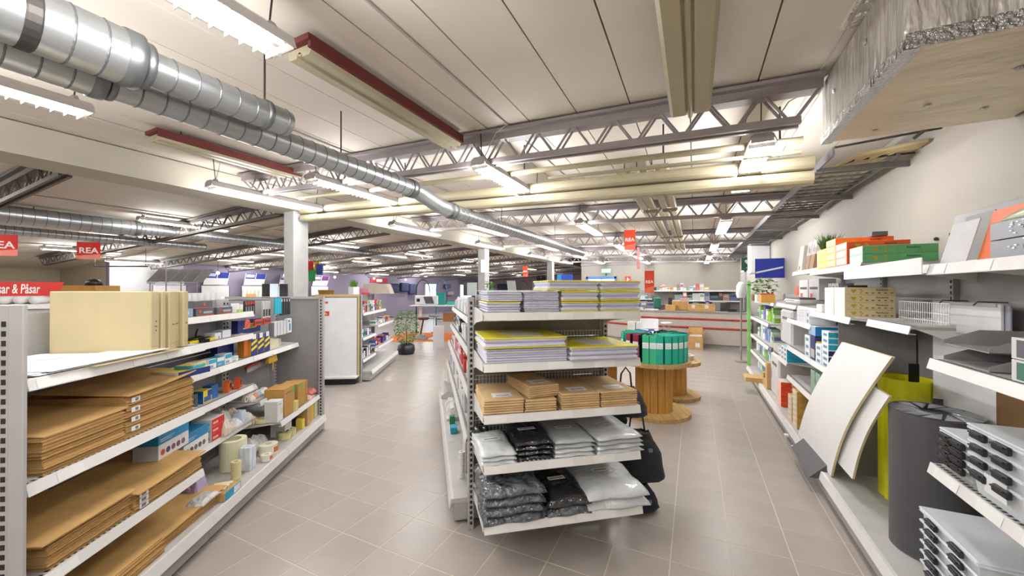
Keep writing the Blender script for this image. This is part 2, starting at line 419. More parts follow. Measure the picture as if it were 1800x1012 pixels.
# ducts
def duct(name,label,runs,group=None):
    t=thing(name,label,'duct',(0,0,0))
    for (kind,pts,r) in runs:
        if kind=='pipe':
            (x,y0,z),(x2,y1,z2)=pts; n=max(1,int((y1-y0)/(.082 if r<.11 else .11)))
            obj('duct_pipe',MB().lathe([(r,y0),(r,y1)],28,(x,0,z),axis='y'),M_galv,t,smooth=True)
            for i in range(n+1):
                yy=y0+(y1-y0)*i/n
                obj('seam_ring',MB().lathe([(r,yy-.004),(r+.003,yy),(r,yy+.004)],24,(x,0,z),axis='y'),M_seam,t)
        elif kind=='ring':
            (x,y0,z),(x2,y1,z2)=pts
            obj('coupling',MB().lathe([(r-.01,y0),(r+.004,y0+.004),(r+.004,y1-.004),(r-.01,y1)],28,(x,0,z),axis='y'),M_seam,t,smooth=True)
        elif kind=='cap':
            (x,y0,z),(x2,y1,z2)=pts
            obj('end_cap',MB().lathe([(r,y0),(r,y1),(0,y1)],28,(x,0,z),axis='y'),M_beam if name=='x' else M_galv,t)
        elif kind=='bend':
            obj('elbow',MB().tube(pts,r,24),M_galv,t,smooth=True)
            a,b=pts[0],pts[-1]
    return t
d1=duct('spiral_duct','upper galvanised spiral duct ending in a capped stub, left of centre',[('pipe',((-2.04,-1.5,2.389),(0,.70,0)),.106),('ring',((-2.04,.67,2.389),(0,.73,0)),.107),('ring',((-2.04,.73,2.389),(0,.765,0)),.088),('pipe',((-2.04,.75,2.389),(0,1.33,0)),.0695),('ring',((-2.04,1.22,2.389),(0,1.25,0)),.073),('cap',((-2.04,1.33,2.389),(0,1.36,0)),.066)])
obj('perforated_strap',MB().lathe([(.107,.42),(.110,.425),(.110,.455),(.107,.46)],28,(-2.04,0,2.389),axis='y'),M_wire,d1)
for y in (1.235,.2): obj('drop_rod',MB().tube([(-2.04,y,2.45),(-2.04,y,2.73)],.005,6),M_wire,d1)
E2=[(-2.26,2.66,2.36),(-2.255,2.74,2.352),(-2.235,2.84,2.32),(-2.19,2.94,2.268),(-2.165,3.02,2.247),(-2.16,3.1,2.245)]
d2=duct('spiral_duct','lower galvanised spiral duct with an elbow running to the back of the shop',[('pipe',((-2.26,-1.5,2.362),(0,.68,0)),.088),('ring',((-2.26,.65,2.362),(0,.70,0)),.089),('ring',((-2.26,.70,2.362),(0,.73,0)),.08),('pipe',((-2.26,.72,2.362),(0,2.66,0)),.073),('ring',((-2.26,2.6,2.362),(0,2.67,0)),.077),('bend',E2,.073),('ring',((-2.16,3.08,2.245),(0,3.15,0)),.077),('pipe',((-2.16,3.1,2.245),(0,7.9,0)),.072),('cap',((-2.16,7.9,2.245),(0,7.93,0)),.072)])
for y,h in ((1.9,2.43),(4.2,2.31),(6.2,2.31)): obj('drop_rod',MB().tube([(-2.26 if y<3 else -2.16,y,h),(-2.26 if y<3 else -2.16,y,2.735)],.005,6),M_wire,d2)
d3=duct('spiral_duct','long galvanised spiral duct crossing the left hall ceiling behind the gondolas',[('pipe',((-8.4,-1,2.49),(0,3.0,0)),.12),('ring',((-8.4,2.95,2.49),(0,3.03,0)),.122),('pipe',((-8.4,3.0,2.49),(0,9.5,0)),.09),('cap',((-8.4,9.5,2.49),(0,9.52,0)),.09)])
d4=duct('spiral_duct','thinner galvanised duct running beside the long one in the left hall',[('pipe',((-9.3,-1,2.36),(0,4.4,0)),.07),('cap',((-9.3,4.4,2.36),(0,4.42,0)),.06)])
for dd,x,r in ((d3,-8.4,.12),(d4,-9.3,.07)):
    for y in (.5,1.9): obj('drop_rod',MB().tube([(x,y,2.42+r-.02),(x,y,zc(x)-.005)],.005,6),M_wire,dd)

# foil wrapped duct
mfoil=mat('foil_wrap','d6d1ca',.3,metal=.5,var=.18,scale=9,bump=1.,bscale=20,bdist=.05,stretch=(1,1,.25))
mfoilb=mat('foil_wrap_lit_tint','e0d4bc',.35,metal=.15,var=.12,scale=3,bump=1.,bscale=9,bdist=.03,stretch=(.7,1.3,1))  # underside tone is paler and warmer, its lit look put into the colour
mtape=mat('foil_tape','dcdcdc',.22,metal=.9,var=.1,bump=1.,bscale=60,bdist=.04)
fd=thing('insulated_duct','foil wrapped rectangular air duct hanging at the top right by the wall','duct',(0,0,0))
mb=MB().bbox(.66,1.77,2.30,XR-.003,2.72,2.645,.012,mf=[1,0,0,0,0,0]); obj('duct_box',mb,[mfoil,mfoilb],fd)
mb=MB(); n=40
for i in range(n):
    y0=1.77+.95*i/n; y1=1.77+.95*(i+1)/n; a=.004*random.random(); b=.004*random.random()
    mb.add([(.655-a,y0,2.295),(.655-b,y1,2.295),(.655-b,y1,2.335+a),(.655-a,y0,2.335+b)],[(0,1,2,3)]); mb.add([(.655-a,y0,2.295),(.655-b,y1,2.295),(.70+a,y1,2.294),(.70+b,y0,2.294)],[(3,2,1,0)])
obj('foil_tape',mb,mtape,fd)
mb=MB(); 
for i in range(30):
    x0=.66+.73*i/30; x1=.66+.73*(i+1)/30; a=.003*random.random()
    mb.add([(x0,1.766-a,2.296),(x1,1.766-a,2.296),(x1,1.766-a,2.35),(x0,1.766-a,2.35)],[(0,1,2,3)])
obj('foil_tape',mb,mtape,fd)
obj('top_flange',MB().box(.60,.9,2.645,XR-.003,2.2,2.665),mfoil,fd)
mb=MB().bbox(.62,.9,2.5,XR-.003,1.767,2.645,.01); obj('duct_box',mb,mfoil,fd)
for (x,y) in ((.95,2.35),(1.1,2.1),(1.2,2.5),(.85,2.6)): obj('pin_washer',MB().lathe([(0,2.2915),(.012,2.2925),(.014,2.298)],12,(x,y,0)),mtape,fd)
for (y,z) in ((2.5,2.5),(2.1,2.52)): obj('pin_washer',MB().lathe([(0,.6515),(.012,.6525),(.014,.658)],12,(0,y,z),axis='x'),mtape,fd)

# cable tray
ct=thing('cable_ladder','grey steel cable ladder bracketed along the top of the right wall','cable tray',(0,0,0))
obj('side_rail',MB().box(.87,3.35,2.40,.885,12.6,2.46),M_tray2,ct); obj('side_rail',MB().box(1.30,3.6,2.40,1.315,12.6,2.46),M_tray2,ct)
rg=MB().box(.885,-.012,2.405,1.30,.012,2.42).mesh('rung',M_tray2)
for i in range(60): link('rung',rg,ct,(0,3.75+.15*i,0))
br=MB().prism([(.86,2.385),(XR,2.355),(XR,2.40),(.86,2.40)],-.012,.012,plane='xz').mesh('wall_bracket',M_tray2)
for i in range(9): link('wall_bracket',br,ct,(0,3.7+1.1*i,0))
obj('wall_bracket',MB().tube([(.92,3.5,2.50),(XR,3.3,2.48)],.008,6).tube([(1.25,3.25,2.42),(XR-.01,3.05,2.55)],.01,6),M_wire,ct)
cbm=mat('cable_cream','c9b992',.6)
for k in range(5):
    x=.98+.07*k; obj('cable_bundle',MB().tube([(XR-.02,3.4+.03*k,2.44),(x+.1,3.6,2.45),(x,4.0,2.435),(x+.01*k,6,2.435),(x,9,2.435)],.014,6),cbm,ct,smooth=True)
obj('loose_cable',MB().tube([(.95,3.9,2.43),(1.1,3.75,2.455),(1.25,3.68,2.445),(XR-.03,3.55,2.41)],.007,6),M_black,ct,smooth=True)

# ---------------- lamps ----------------
LL=1.27
def make_lamp(wl=.285,pf=1.):
    t=thing('fluorescent_light','x','ceiling light',(0,0,0))
    pr=[(-.079,-.002),(-.06,.045),(-.035,.062),(.035,.062),(.06,.045),(.079,-.002),(.074,-.002),(.052,.038),(-.052,.038),(-.074,-.002)]
    obj('housing',MB().prism(pr,-LL/2,LL/2,plane='xz').box(-.06,-LL/2-.004,0,.06,-LL/2,.04).box(-.06,LL/2,0,.06,LL/2+.004,.04),M_lamp,t)
    for sx in (-.034,.034): obj('tube',MB().tube([(sx,-LL/2+.03,.012),(sx,LL/2-.03,.012)],.011,8),M_tube,t,smooth=True)
    mb=MB()
    for i in range(25):
        y=-LL/2+.03+(LL-.06)*i/24; mb.box(-.07,y-.0012,-.022,.07,y+.0012,.002)
    for x in (0,): mb.box(x-.0015,-LL/2+.01,-.024,x+.0015,LL/2-.01,.004)
    obj('louvre_grid',mb,M_louv,t)
    for s_ in (-1,1):
        obj('end_bracket',MB().prism([(-.055,.04),(-.02,.085),(.02,.085),(.055,.04)],s_*(LL/2-.06)-.01,s_*(LL/2-.06)+.01,plane='xz'),M_truss,t)
        obj('suspension_wire',MB().tube([(0,s_*(LL/2-.06),.08),(0,s_*(LL/2-.06)+.02*s_,wl)],.004,5),M_wire,t)
    ld=bpy.data.lights.new('lamp_light','AREA'); ld.shape='RECTANGLE'; ld.size=.12; ld.size_y=LL-.06; ld.energy=LAMP_W; ld.color=(.975,.985,1)
    lo=bpy.data.objects.new('lamp_light',ld); COL.objects.link(lo); lo.parent=t; lo.location=(0,0,-.004)
    for s_ in (-1,1):                     # glowing side louvres, as area lights added to brighten the ceiling
        ls=bpy.data.lights.new('side_light','AREA'); ls.shape='RECTANGLE'; ls.size=.022; ls.size_y=LL-.06; ls.energy=SIDE_W*pf; ls.color=(.975,.985,1)
        lo=bpy.data.objects.new('side_light',ls); COL.objects.link(lo); lo.parent=t; lo.location=(s_*.08,0,-.014); lo.rotation_euler=(0,-s_*RD(94),0)
    return t
lamp0=None  # first lamps of the front rows, behind the camera, are added as foreground fill
rows=[('A',.38,[-3.1,-.15,3.4,6.3,9.2,12.0,14.0],lambda x:2.36,'right aisle row'),
      ('B',-1.5,[-2.8,.35,3.15,6.0,8.9,11.8,14.1],lambda x:2.46,'row over the centre gondola'),
      ('C',-3.15,[-2.8,.28,2.95,5.65,8.55,11.4,14.0],lambda x:2.48,'row beside the spiral duct'),
      ('D',-4.4,[-3.1,-.4,2.75,5.3,8.0,11.0,14.0],lambda x:2.47,'row just right of the ridge beam'),
      ('E',-7.85,[-2.6,.4,3.45,6.5,9.55,12.6,15.65,18.7,21.75],lambda x:2.56,'first row of the left hall'),
      ('F',-10.2,[.5,3.55,6.6,9.65,12.7,15.75,18.8,21.8],lambda x:2.42,'second row of the left hall'),
      ('G',-12.5,[.5,3.55,6.6,9.65,12.7,15.75,18.8,21.8],lambda x:2.34,'third row of the left hall'),
      ('H',-14.2,[2.0,5.05,8.1,11.15,14.2,17.3],lambda x:2.24,'row nearest the left wall')]
PWF={'A':.8,'B':.85,'C':.75,'D':.6,'E':.55,'F':.55,'G':.55,'H':.5}
for (nm,x,ys,zf,desc) in rows:
    z_=zc(x)-.29 if x>XC else zf(x); lamp0=None
    for i,y in enumerate(ys):
        lab='white louvred fluorescent light, %s, %s from the front'%(desc,ORD[i+1])
        if lamp0 is None: lamp0=make_lamp(zc(x)-z_-.004,PWF[nm]); lamp0.location=(x,y,z_); lamp0['label']=lab; lamp0['group']='fluorescent lights'
        else: dup(lamp0,(x,y,z_),0,lab,'fluorescent lights')

for (nm,x,ys,zf,desc) in rows[:6]:
    t=thing('power_conduit','thin conduit on the ceiling along the '+desc,'conduit',(x+.24,0,0))
    obj('conduit',MB().tube([(0,-3,zc(x+.24)-.008),(0,min(ys[-1],14.5),zc(x+.24)-.008)],.007,6),M_lamp,t)
    for y in ys: obj('lamp_lead',MB().tube([(0,y-.62,zc(x+.24)-.012),(-.10,y-.60,zc(x+.2)-.05),(-.22,y-.585,zc(x)-.24)],.004,5),M_lamp,t)

# ---------------- shelving ----------------
def shelf(root,x0,x1,yf,yb,z,brk=True,tags=(),grid=False,rail=M_rail,slots=True):
    s=obj('shelf',MB().bbox(x0,yf+.012,z+.026,x1,yb,z+.04,.001),M_tray,root)
    obj('price_rail',MB().prism([(yf,z),(yf+.004,z),(yf+.014,z+.042),(yf+.010,z+.042)],x0,x1,plane='yz').box(x0,yf,z-.0,x1,yf+.03,z+.003),rail,s)
    if slots:
        mb=MB(); n=int((x1-x0)/.024)
        for i in range(n): mb.box(x0+.012+i*.024,yf+.022,z+.0402,x0+.012+i*.024+.012,yf+.036,z+.0406)
        obj('slot_row',mb,M_dark,s,kind='stuff')
    if brk:
        for x in (x0+.002,x1-.006):
            obj('side_bracket',MB().prism([(yf+.03,z+.026),(yb,z-.035),(yb,z+.055),(yf+.03,z+.04)],x,x+.004,plane='yz'),rail,s)
    for (a,b) in tags: obj('price_label',MB().prism([(yf-.0015,z+.004),(yf-.0005,z+.004),(yf+.0085,z+.038),(yf+.0075,z+.038)],a,b,plane='yz'),C('eceae6'),s)
    if grid:
        mb=MB(); n=int((x1-x0)/.022)
        for i in range(n+1): x=x0+.01+(x1-x0-.02)*i/n; mb.box(x-.0014,yb-.02,z+.04,x+.0014,yb-.0176,z+.155)
        for zz in (.06,.10,.153): mb.box(x0+.01,yb-.021,z+zz,x1-.01,yb-.0185,z+zz+.003)
        obj('wire_divider',mb,M_rail,s)
    return s
def post(root,x,y,H,wd=.04,dp=.06,m=M_post):
    p=obj('upright_post',MB().bbox(x-wd/2,y-dp/2,0,x+wd/2,y+dp/2,H,.003),m,root)
    mb=MB(); n=int(H/.032)
    for i in range(1,n): mb.box(x-wd*.22,y-dp/2-.0012,i*.032,x+wd*.22,y-dp/2-.0002,i*.032+.018)
    obj('slot_column',mb,M_dark,p,kind='stuff'); return p
def base(root,x0,x1,y0,yb,z=.16):
    b=obj('base_plinth',MB().bbox(x0,y0+.03,0.02,x1,yb,z-.03,.004),M_base,root)
    obj('base_shelf',MB().bbox(x0,y0+.012,z-.03,x1,yb,z,.002),M_tray,root)
    obj('base_rail',MB().prism([(y0,z-.055),(y0+.006,z-.062),(y0+.018,z-.005),(y0+.030,z),(y0+.012,z+.003)],x0,x1,plane='yz'),M_rail,root)
def unit(F,label,x0,x1,yf,yb,H,shelves,zb_=.16,back=M_grey,hasbase=True,posts=True,group=None,grid=False,rows=4,x0g=0,hgap=0):
    g=thing('shelving_unit',label,'shelving',F.w(x0,yf),F.a,group); n=x1-x0; D=yb-yf
    for i in range(rows):
        za=zb_+(H-zb_)*i/rows; zb2=zb_+(H-zb_)*(i+1)/rows-.004
        obj('back_panel',MB().box(.0,D-.012,za,n,D,zb2),back,g)
    if posts: post(g,.021,D-.032,H); post(g,n-.021,D-.032,H)
    if hasbase: base(g,.001,n-.001,0,D-.012,zb_)
    for sh in shelves:
        z,set_=sh[0],sh[1]; kw=sh[2] if len(sh)>2 else {}
        shelf(g,.004+kw.get('a',0),n-.004-kw.get('b',0),set_,D-.013,z,tags=kw.get('tags',()),grid=kw.get('grid',grid))
    return g
tg=[(.05,.13),(.3,.38),(.6,.68)]
# left gondola
unit(L,'long grey shelving bay nearest on the left, stacked with folded brown cartons',-1.02,-.12,-.0,.61,1.36,[(1.115,.05,{'tags':[(.03,.18),(.42,.5),(.62,.78)]}),(.75,.05,{'tags':[(.1,.2)]}),(.395,.05,{'tags':[(.05,.18)]})],back=M_base)
unit(L,'middle bay of the left gondola, holding staplers, scissors and tape',-.12,.82,0,.55,1.39,[(1.25,.27,{'tags':[(.1,.3),(.4,.6)]}),(1.07,.27),(.88,.27,{'tags':[(.1,.3),(.5,.7)]}),(.65,.27),(.385,.27)],back=M_grey,rows=3)
unit(L,'far bay of the left gondola, closed by a grey end panel',.82,1.66,0,.55,1.39,[(.88,.27,{'tags':tg}),(.51,.22,{'b':.45}),(.335,.06)],back=M_grey,rows=3)
e=thing('end_panel_frame','grey perforated end panel with slotted post closing the left gondola','panel',L.w(1.68,.08),L.a)
obj('panel_sheet',MB().bbox(-.012,.0,.02,.0,.9,1.37,.002),M_grey,e)
pp_=obj('upright_post',MB().bbox(-.03,-.05,0,.01,.0,1.395,.003).box(-.03,-.05,1.37,.01,.9,1.395),M_post,e)
mb=MB()
for i in range(1,43): mb.box(-.0312,-.033,i*.032,-.0302,-.018,i*.032+.018)
obj('slot_column',mb,M_dark,pp_,kind='stuff')
# near end frame
e=thing('end_panel_frame','pale grey slotted upright at the left edge of the picture','panel',L.w(-1.06,.02),L.a)
mb=MB().bbox(-.016,-.010,0,.0,.034,1.418,.003).bbox(-.012,.034,0,0,.064,1.416,.002); pp_=obj('upright_post',mb,M_post,e)
obj('panel_sheet',MB().bbox(-.010,.064,.02,-.002,.95,1.40,.002),M_base,e)
mb=MB()
for i in range(1,43): mb.box(-.0132,.043,i*.032,-.0121,.056,i*.032+.018)
obj('slot_column',mb,M_dark,pp_,kind='stuff')
# middle end unit (faces camera); local y points away from the camera
g=thing('shelving_unit','white end shelving unit between the aisles, five shelves of envelopes and bags','shelving',M.w(0,0),M.a)
for i in range(5): obj('back_panel',MB().bbox(.02,.035,.14+i*.256,.87,.045,.14+i*.256+.252,.001),M_grey if i<2 else mat('panel_taupe','8f867c',.5),g)
post(g,0,.03,1.42,.034,.07); post(g,.89,.03,1.42,.034,.07)
for k,z in enumerate((1.307,1.045,.782,.526,.235)):
    yf=-.42 if k<4 else -.44; yb=.03
    s_=shelf(g,.02,.90,yf,yb,z,False,[(.02,.14),(.36,.5),(.62,.74)],True)
    for x in (.016,.884): obj('side_bracket',MB().prism([(yf+.03,z+.0),(yf+.03,z+.042),(-.12,z+.055),(-.0,z+.055),(-.0,z-.06),(-.1,z-.035)],x,x+.004,plane='yz'),M_rail,s_)
# double sided run behind it : left side bays
for i in range(3):
    unit(K,'grey shelving bay, left side of the centre gondola, %s from near end'%ORD[i+1],2.68-.9*(i+1),2.68-.9*i,0,.55,1.40,[(1.2,.17),(.98,.15),(.76,.12),(.5,.1)],back=M_base,rows=2)
    unit(Fr(*M.w(1.02,.08+.9*i)[:2],128.-90+90),'right side bay of the centre gondola, %s from the aisle end'%ORD[i+1],0,.9,0,.5,1.40,[(1.2,.17),(.9,.12),(.6,.1)],back=M_base,rows=2)
obj('top_cap',MB().bbox(0,0,0,.08,2.6,.02,.003),M_rail,None,M.w(.43,.09,1.402),M.a,label='white cap strip along the top of the centre gondola',cat='trim')
# whiteboard gondola
unit(W,'grey shelving bay of toys and craft goods just behind the leaning whiteboard',.03,.80,0.0,.55,1.38,[(1.05,.14),(.65,.14),(.30,.14)],zb_=.17,back=M_dark,rows=3)
unit(W,'second bay of the craft goods gondola, ending beside the potted fig',.80,2.05,0.0,.55,1.38,[(1.05,.14,{'b':.5}),(.79,.1),(.40,.1)],zb_=.17,back=M_grey,rows=3)
e=thing('end_panel_frame','slotted post and grey end frame carrying the tall whiteboard','panel',W.w(0,.19),W.a)
p_=obj('upright_post',MB().bbox(-.03,-.035,0,.01,.0,1.395,.003),M_post,e); mb=MB()
for i in range(1,43): mb.box(-.0312,-.024,i*.032,-.0302,-.012,i*.032+.016)
obj('slot_column',mb,M_dark,p_,kind='stuff')
obj('panel_sheet',MB().bbox(-.012,.0,.02,0,.75,1.38,.002),M_grey,e)
obj('foot_shelf',MB().bbox(-.2,.0,.10,-.03,.72,.13,.003),M_rail,e); obj('plinth',MB().box(-.14,.03,0,-.03,.7,.10),M_black,e)
b=thing('whiteboard','tall white whiteboard with a pine strip frame leaning on the gondola end','board',W.w(-.05,.18,.131),W.a,rot=None)
obj('board_sheet',MB().bbox(-.045,.03,.0,-.033,.62,1.21,.002),M_paper,b)
obj('backing_board',MB().bbox(-.030,-.0,.0,-.012,.66,1.26,.002),mat('pine_strip','d0b373',.6),b)
obj('board_edge',MB().box(-.036,.02,0,-.031,.03,1.22).box(-.036,.62,0,-.031,.63,1.22).box(-.036,.02,1.21,-.031,.63,1.225),M_tray2,b)
o=obj('sale_sticker',MB().box(-.0475,.46,1.12,-.0455,.57,1.15),M_redsign,b); lettering('REA',.026,M_txtw,o,(-.049,.515,1.135),(RD(90),0,RD(-90)),.0005)
o=obj('price_sticker',MB().box(-.0475,.44,.93,-.0455,.59,1.0),M_redsign,b); lettering('199:-',.05,M_txtw,o,(-.049,.515,.962),(RD(90),0,RD(-90)),.0005,0,.001)
# right wall shelving
def rbay(ya,yb_,label,shelves,H=1.95,back=M_grey,rows=4,grid=False):
    g=thing('shelving_unit',label,'shelving',(.80,yb_,0),R.a); n=yb_-ya; D=XR-.80-.02
    for i in range(rows):
        za=.17+(H-.17)*i/rows; obj('back_panel',MB().box(.0,D-.03,za,n,D-.02,za+(H-.17)/rows-.004),back if i<rows-1 else M_base,g)
    post(g,.016,D-.035,H,.03,.05,M_post)
    base(g,.001,n-.001,0,D-.03,.17)
    for (z,x,kw) in shelves: shelf(g,.004+kw.get('a',0),n-.004-kw.get('b',0),x-.80,kw.get('d',D-.031),z,tags=kw.get('tags',()),grid=kw.get('grid',False))
    return g
rbay(1.25,2.15,'nearest bay on the right wall, holding letter trays and clear storage boxes',[(1.527,.86,{'tags':tg}),(1.145,.86,{'grid':False}),(.72,.86,{'tags':[(.05,.2),(.3,.42),(.5,.6)]})],back=M_grey,H=1.56)
rbay(2.15,3.05,'second bay on the right wall with the yellow tub and black sheet roll',[(1.545,1.0,{'tags':tg,'a':.17}),(1.245,.95,{'grid':True,'b':.38,'d':.32})],back=M_grey,H=1.56)
rbay(3.05,3.95,'third bay on the right wall stacked with coloured and cream paper boxes',[(1.585,.87,{'b':-.17}),(1.25,.87,{}),(.845,.87,{'b':.42}),(.535,.87,{'b':.42})],H=1.6)
rbay(3.95,4.85,'fourth bay on the right wall with teal and white ink boxes',[(1.61,.92,{}),(1.26,.96,{}),(1.13,.87,{}),(.845,.87,{}),(.535,.87,{})],H=1.7)
rbay(4.85,5.9,'fifth bay on the right wall around the grey office printers',[(1.26,.95,{}),(.66,.87,{'a':.55})],H=1.3,back=M_base)
rbay(5.9,7.6,'farthest bay on the right wall with small bottled goods',[(1.25,.92,{}),(.98,.86,{}),(.68,.86,{}),(.42,.86,{})],H=1.4,back=M_base)
obj('edge_strip',MB().box(0,0,0,.004,.9,.07),M_rail,None,(.848,3.04,1.53),RD(180),label='white label strip hooked to the right wall shelf near the coloured boxes',cat='label strip')

# ---------------- goods ----------------
def carton(F,x,y,z,w_,d,h,mats,label,cat='box',group=None,rot=0.,name='carton',decals=(),b=.0015,tilt=0.,txt=None,lid=False):
    """box standing on z, centred on (x,y) in frame F; mats = [body] or [body, top, front, side]"""
    if not isinstance(mats,(list,tuple)): mats=[mats]
    if name=='carton' and cat!='box': name=cat.replace(' ','_')
    ms=list(mats); body=0; top=1 if len(ms)>1 else 0; fr=2 if len(ms)>2 else 0; sd=3 if len(ms)>3 else 0
    mb=MB().bbox(-w_/2,-d/2,0,w_/2,d/2,h,b,mf=[body,top,fr,body,sd,sd])
    e=.0006
    for (face,a0,b0,a1,b1,c) in decals:
        cm=c if not isinstance(c,str) else C(c)
        if cm not in ms: ms.append(cm)
        i=ms.index(cm); X0=-w_/2+a0*w_; X1=-w_/2+a1*w_; Y0=-d/2+a0*d; Y1=-d/2+a1*d; Z0=b0*h; Z1=b1*h
        if face=='f': mb.box(X0,-d/2-e,Z0,X1,-d/2,Z1,i)
        elif face=='+': mb.box(w_/2,Y0,Z0,w_/2+e,Y1,Z1,i)
        elif face=='-': mb.box(-w_/2-e,Y0,Z0,-w_/2,Y1,Z1,i)
        elif face=='t': mb.box(X0,-d/2+b0*d,h,X1,-d/2+b1*d,h+e,i)
    o=obj(name,mb,ms,None,F.w(x,y,z),0,label,cat,group,rot=(tilt,0,F.a+rot))
    if txt:
        for (s_,size,m_,face,a,bz) in txt:
            if face=='f': lettering(s_,size,m_,o,(-w_/2+a*w_,-d/2-.0008,bz*h),(RD(90),0,0),.0003)
            elif face=='+': lettering(s_,size,m_,o,(w_/2+.0008,-d/2+a*d,bz*h),(RD(90),0,RD(90)),.0003)
            elif face=='-': lettering(s_,size,m_,o,(-w_/2-.0008,-d/2+a*d,bz*h),(RD(90),0,RD(-90)),.0003)
            elif face=='t': lettering(s_,size,m_,o,(-w_/2+a*w_,-d/2+bz*d,h+.0008),(0,0,0),.0003)
    return o
WH=C('e4e4e4'); LB='d9d9dc'

# --- left gondola, top shelf: cream archive boxes and cards
z1=1.156
fz=[(-.46,.062),(-.392,.03),(-.358,.03),(-.315,.04),(-.268,.05)]
xx=-.475
widths=[.055,.012,.03,.018,.052,.048,.04]
hs=[.303,.300,.302,.296,.302,.301,.302]
for i,wd in enumerate(widths):
    g=obj('archive_folder',MB().bbox(0,0,0,wd-.002,.435 if i%2==0 else .41,hs[i],.004),M_cream,None,L.w(xx,.075+(.0 if i%2==0 else .018),z1),L.a,'cream manila archive box standing upright on the top left shelf, %s from the near end'%ORD[i+1],'archive box','cream archive boxes on the left gondola')
    if i in (0,4,5,6):
        for q in (.45,.62): obj('finger_hole',MB().lathe([(0,-.0006),(.004,-.0006)],10,(wd/2+ (q-.5)*.05,0,.13),axis='y'),C('6a5630'),g)
        obj('printed_line',MB().box(.008,-.0006,.03,wd-.012,-.0001,.032).box(.008,-.0006,.10,wd-.012,-.0001,.1005).box(.008,-.0006,.23,wd-.012,-.0001,.2305),C('8f8260'),g)
    if i==0:
        for z in (.11,.155): obj('finger_hole',MB().lathe([(0,-.0006),(.005,-.0006)],10,(.03,.0,z),axis='x'),C('6a5630'),g)
    xx+=wd
for i,(xa,xb,ya,yb_,dz,m_,lab) in enumerate(((-.98,-.48,.06,.50,0,M_paper,'lowest white card sheet on the top left shelf'),(-.985,-.50,.08,.52,.004,M_paper,'white card sheet with a faint orange print lying on the top left shelf'),(-.95,-.40,.045,.26,.0085,M_paper,'uppermost white card sheet beside the cream archive boxes'),(-.80,-.32,.03,.09,-.004,M_cream,'beige flat board poking out under the white cards'))):
    s_=obj('card_sheet',MB().bbox(xa,ya,0,xb,yb_,.0035,.001),m_,None,L.w(0,0,z1+dz+.004),L.a,lab,'card')
    if i==1: obj('orange_print',MB().prism([(-.69,.36),(-.675,.375),(-.62,.30),(-.635,.285)],.0036,.0040),C('e08a64'),s_)
# --- folded brown cartons
def folded(x0,x1,y0,y1,z,n,t,where,jit=.006,bend=0.,lmats=None):
    for k in range(n):
        a=random.uniform(-jit,jit); b_=random.uniform(-jit,jit)
        mb=MB(); d=t*n
        # two faced sheet with a visible fluted edge
        mb.bbox(x0+a,y0+b_,0,x1+a*.5,y1,t*.44,.0006,mf=[0,0,1,1,1,1]).bbox(x0+a+.002,y0+b_+.004,t*.5,x1+a*.5-.003,y1,t*.97,.0006,mf=[0,0,1,1,1,1])
        o=obj('folded_carton',mb,lmats or [M_card,M_card2],None,L.w(0,0,z+k*t),L.a,'folded brown carton, %s, %s from the bottom'%(where,ORD[k+1]),'cardboard','folded cartons in the %s'%where)
        if bend and k==n-1: pass
z2=.79
folded(-.95,-.615,.075,.50,z2,11,.0125,'near stack on the upper left shelf')
folded(-.60,-.17,.085,.50,z2,14,.0135,'far stack on the upper left shelf')
folded(-.93,-.575,.075,.50,.436,8,.0135,'near stack on the lower left shelf')
folded(-.57,-.125,.07,.50,.436,6,.0135,'far stack on the lower left shelf')
folded(-.93,-.43,.045,.50,.162,6,.0125,'near pile on the left floor deck')
folded(-.425,.10,.07,.50,.162,5,.0105,'far pile on the left floor deck')
# long curling lids lying over the two stacks
def lid(x0,x1,y0,y1,z0,zz,lab):
    mb=MB(); n=10; vs=[];
    for i in range(n+1):
        t=i/n; x=x0+(x1-x0)*t; z=z0+zz*t*t
        vs+= [(x,y0,z),(x,y1,z+.02),(x,y1,z+.025),(x,y0,z+.005)]
    fs=[]
    for i in range(n):
        a=i*4; b_=a+4
        for k in range(4): fs.append((a+k,b_+k,b_+(k+1)%4,a+(k+1)%4))
    fs+=[(0,1,2,3),(n*4+3,n*4+2,n*4+1,n*4)]
    obj('folded_carton',mb.add(vs,fs),M_card,None,L.w(0,0,0),L.a,lab,'cardboard')
lid(-.95,-.60,.07,.46,z2+.139,.004,'large flattened carton lying over the near left stack')
lid(-.60,-.155,.07,.46,z2+.191,.030,'flattened carton curling up at its far end over the middle shelf stack')
lid(-.97,-.58,.055,.46,.436+.110,.002,'wide flattened carton covering the near lower stack')
lid(-.57,-.12,.05,.46,.436+.083,.014,'wide flattened carton covering the far lower stack')
lid(-.43,.09,.06,.46,.162+.054,.01,'flattened carton on top of the far pile at floor level')
for k in range(4): obj('stock_label',MB().box(0,0,0,.045,.0008,.022).box(.02,-.0004,.004,.036,0,.018,1),[C('e8e8e8'),C('777777')],None,L.w(-.575,.0785,z2+.025+k*.044),L.a,'white barcode label on the middle shelf carton stack, %s from the bottom'%ORD[k+1],'label','barcode labels on the middle shelf stack')
for k in range(3): obj('stock_label',MB().box(0,0,0,.05,.0008,.022).box(.01,-.0004,.004,.035,0,.018,1),[C('e8e8e8'),C('777777')],None,L.w(-.55,.0625,.444+k*.026),L.a,'white barcode label on the lower shelf cartons, %s from the bottom'%ORD[k+1],'label','barcode labels on the lower shelf stack')

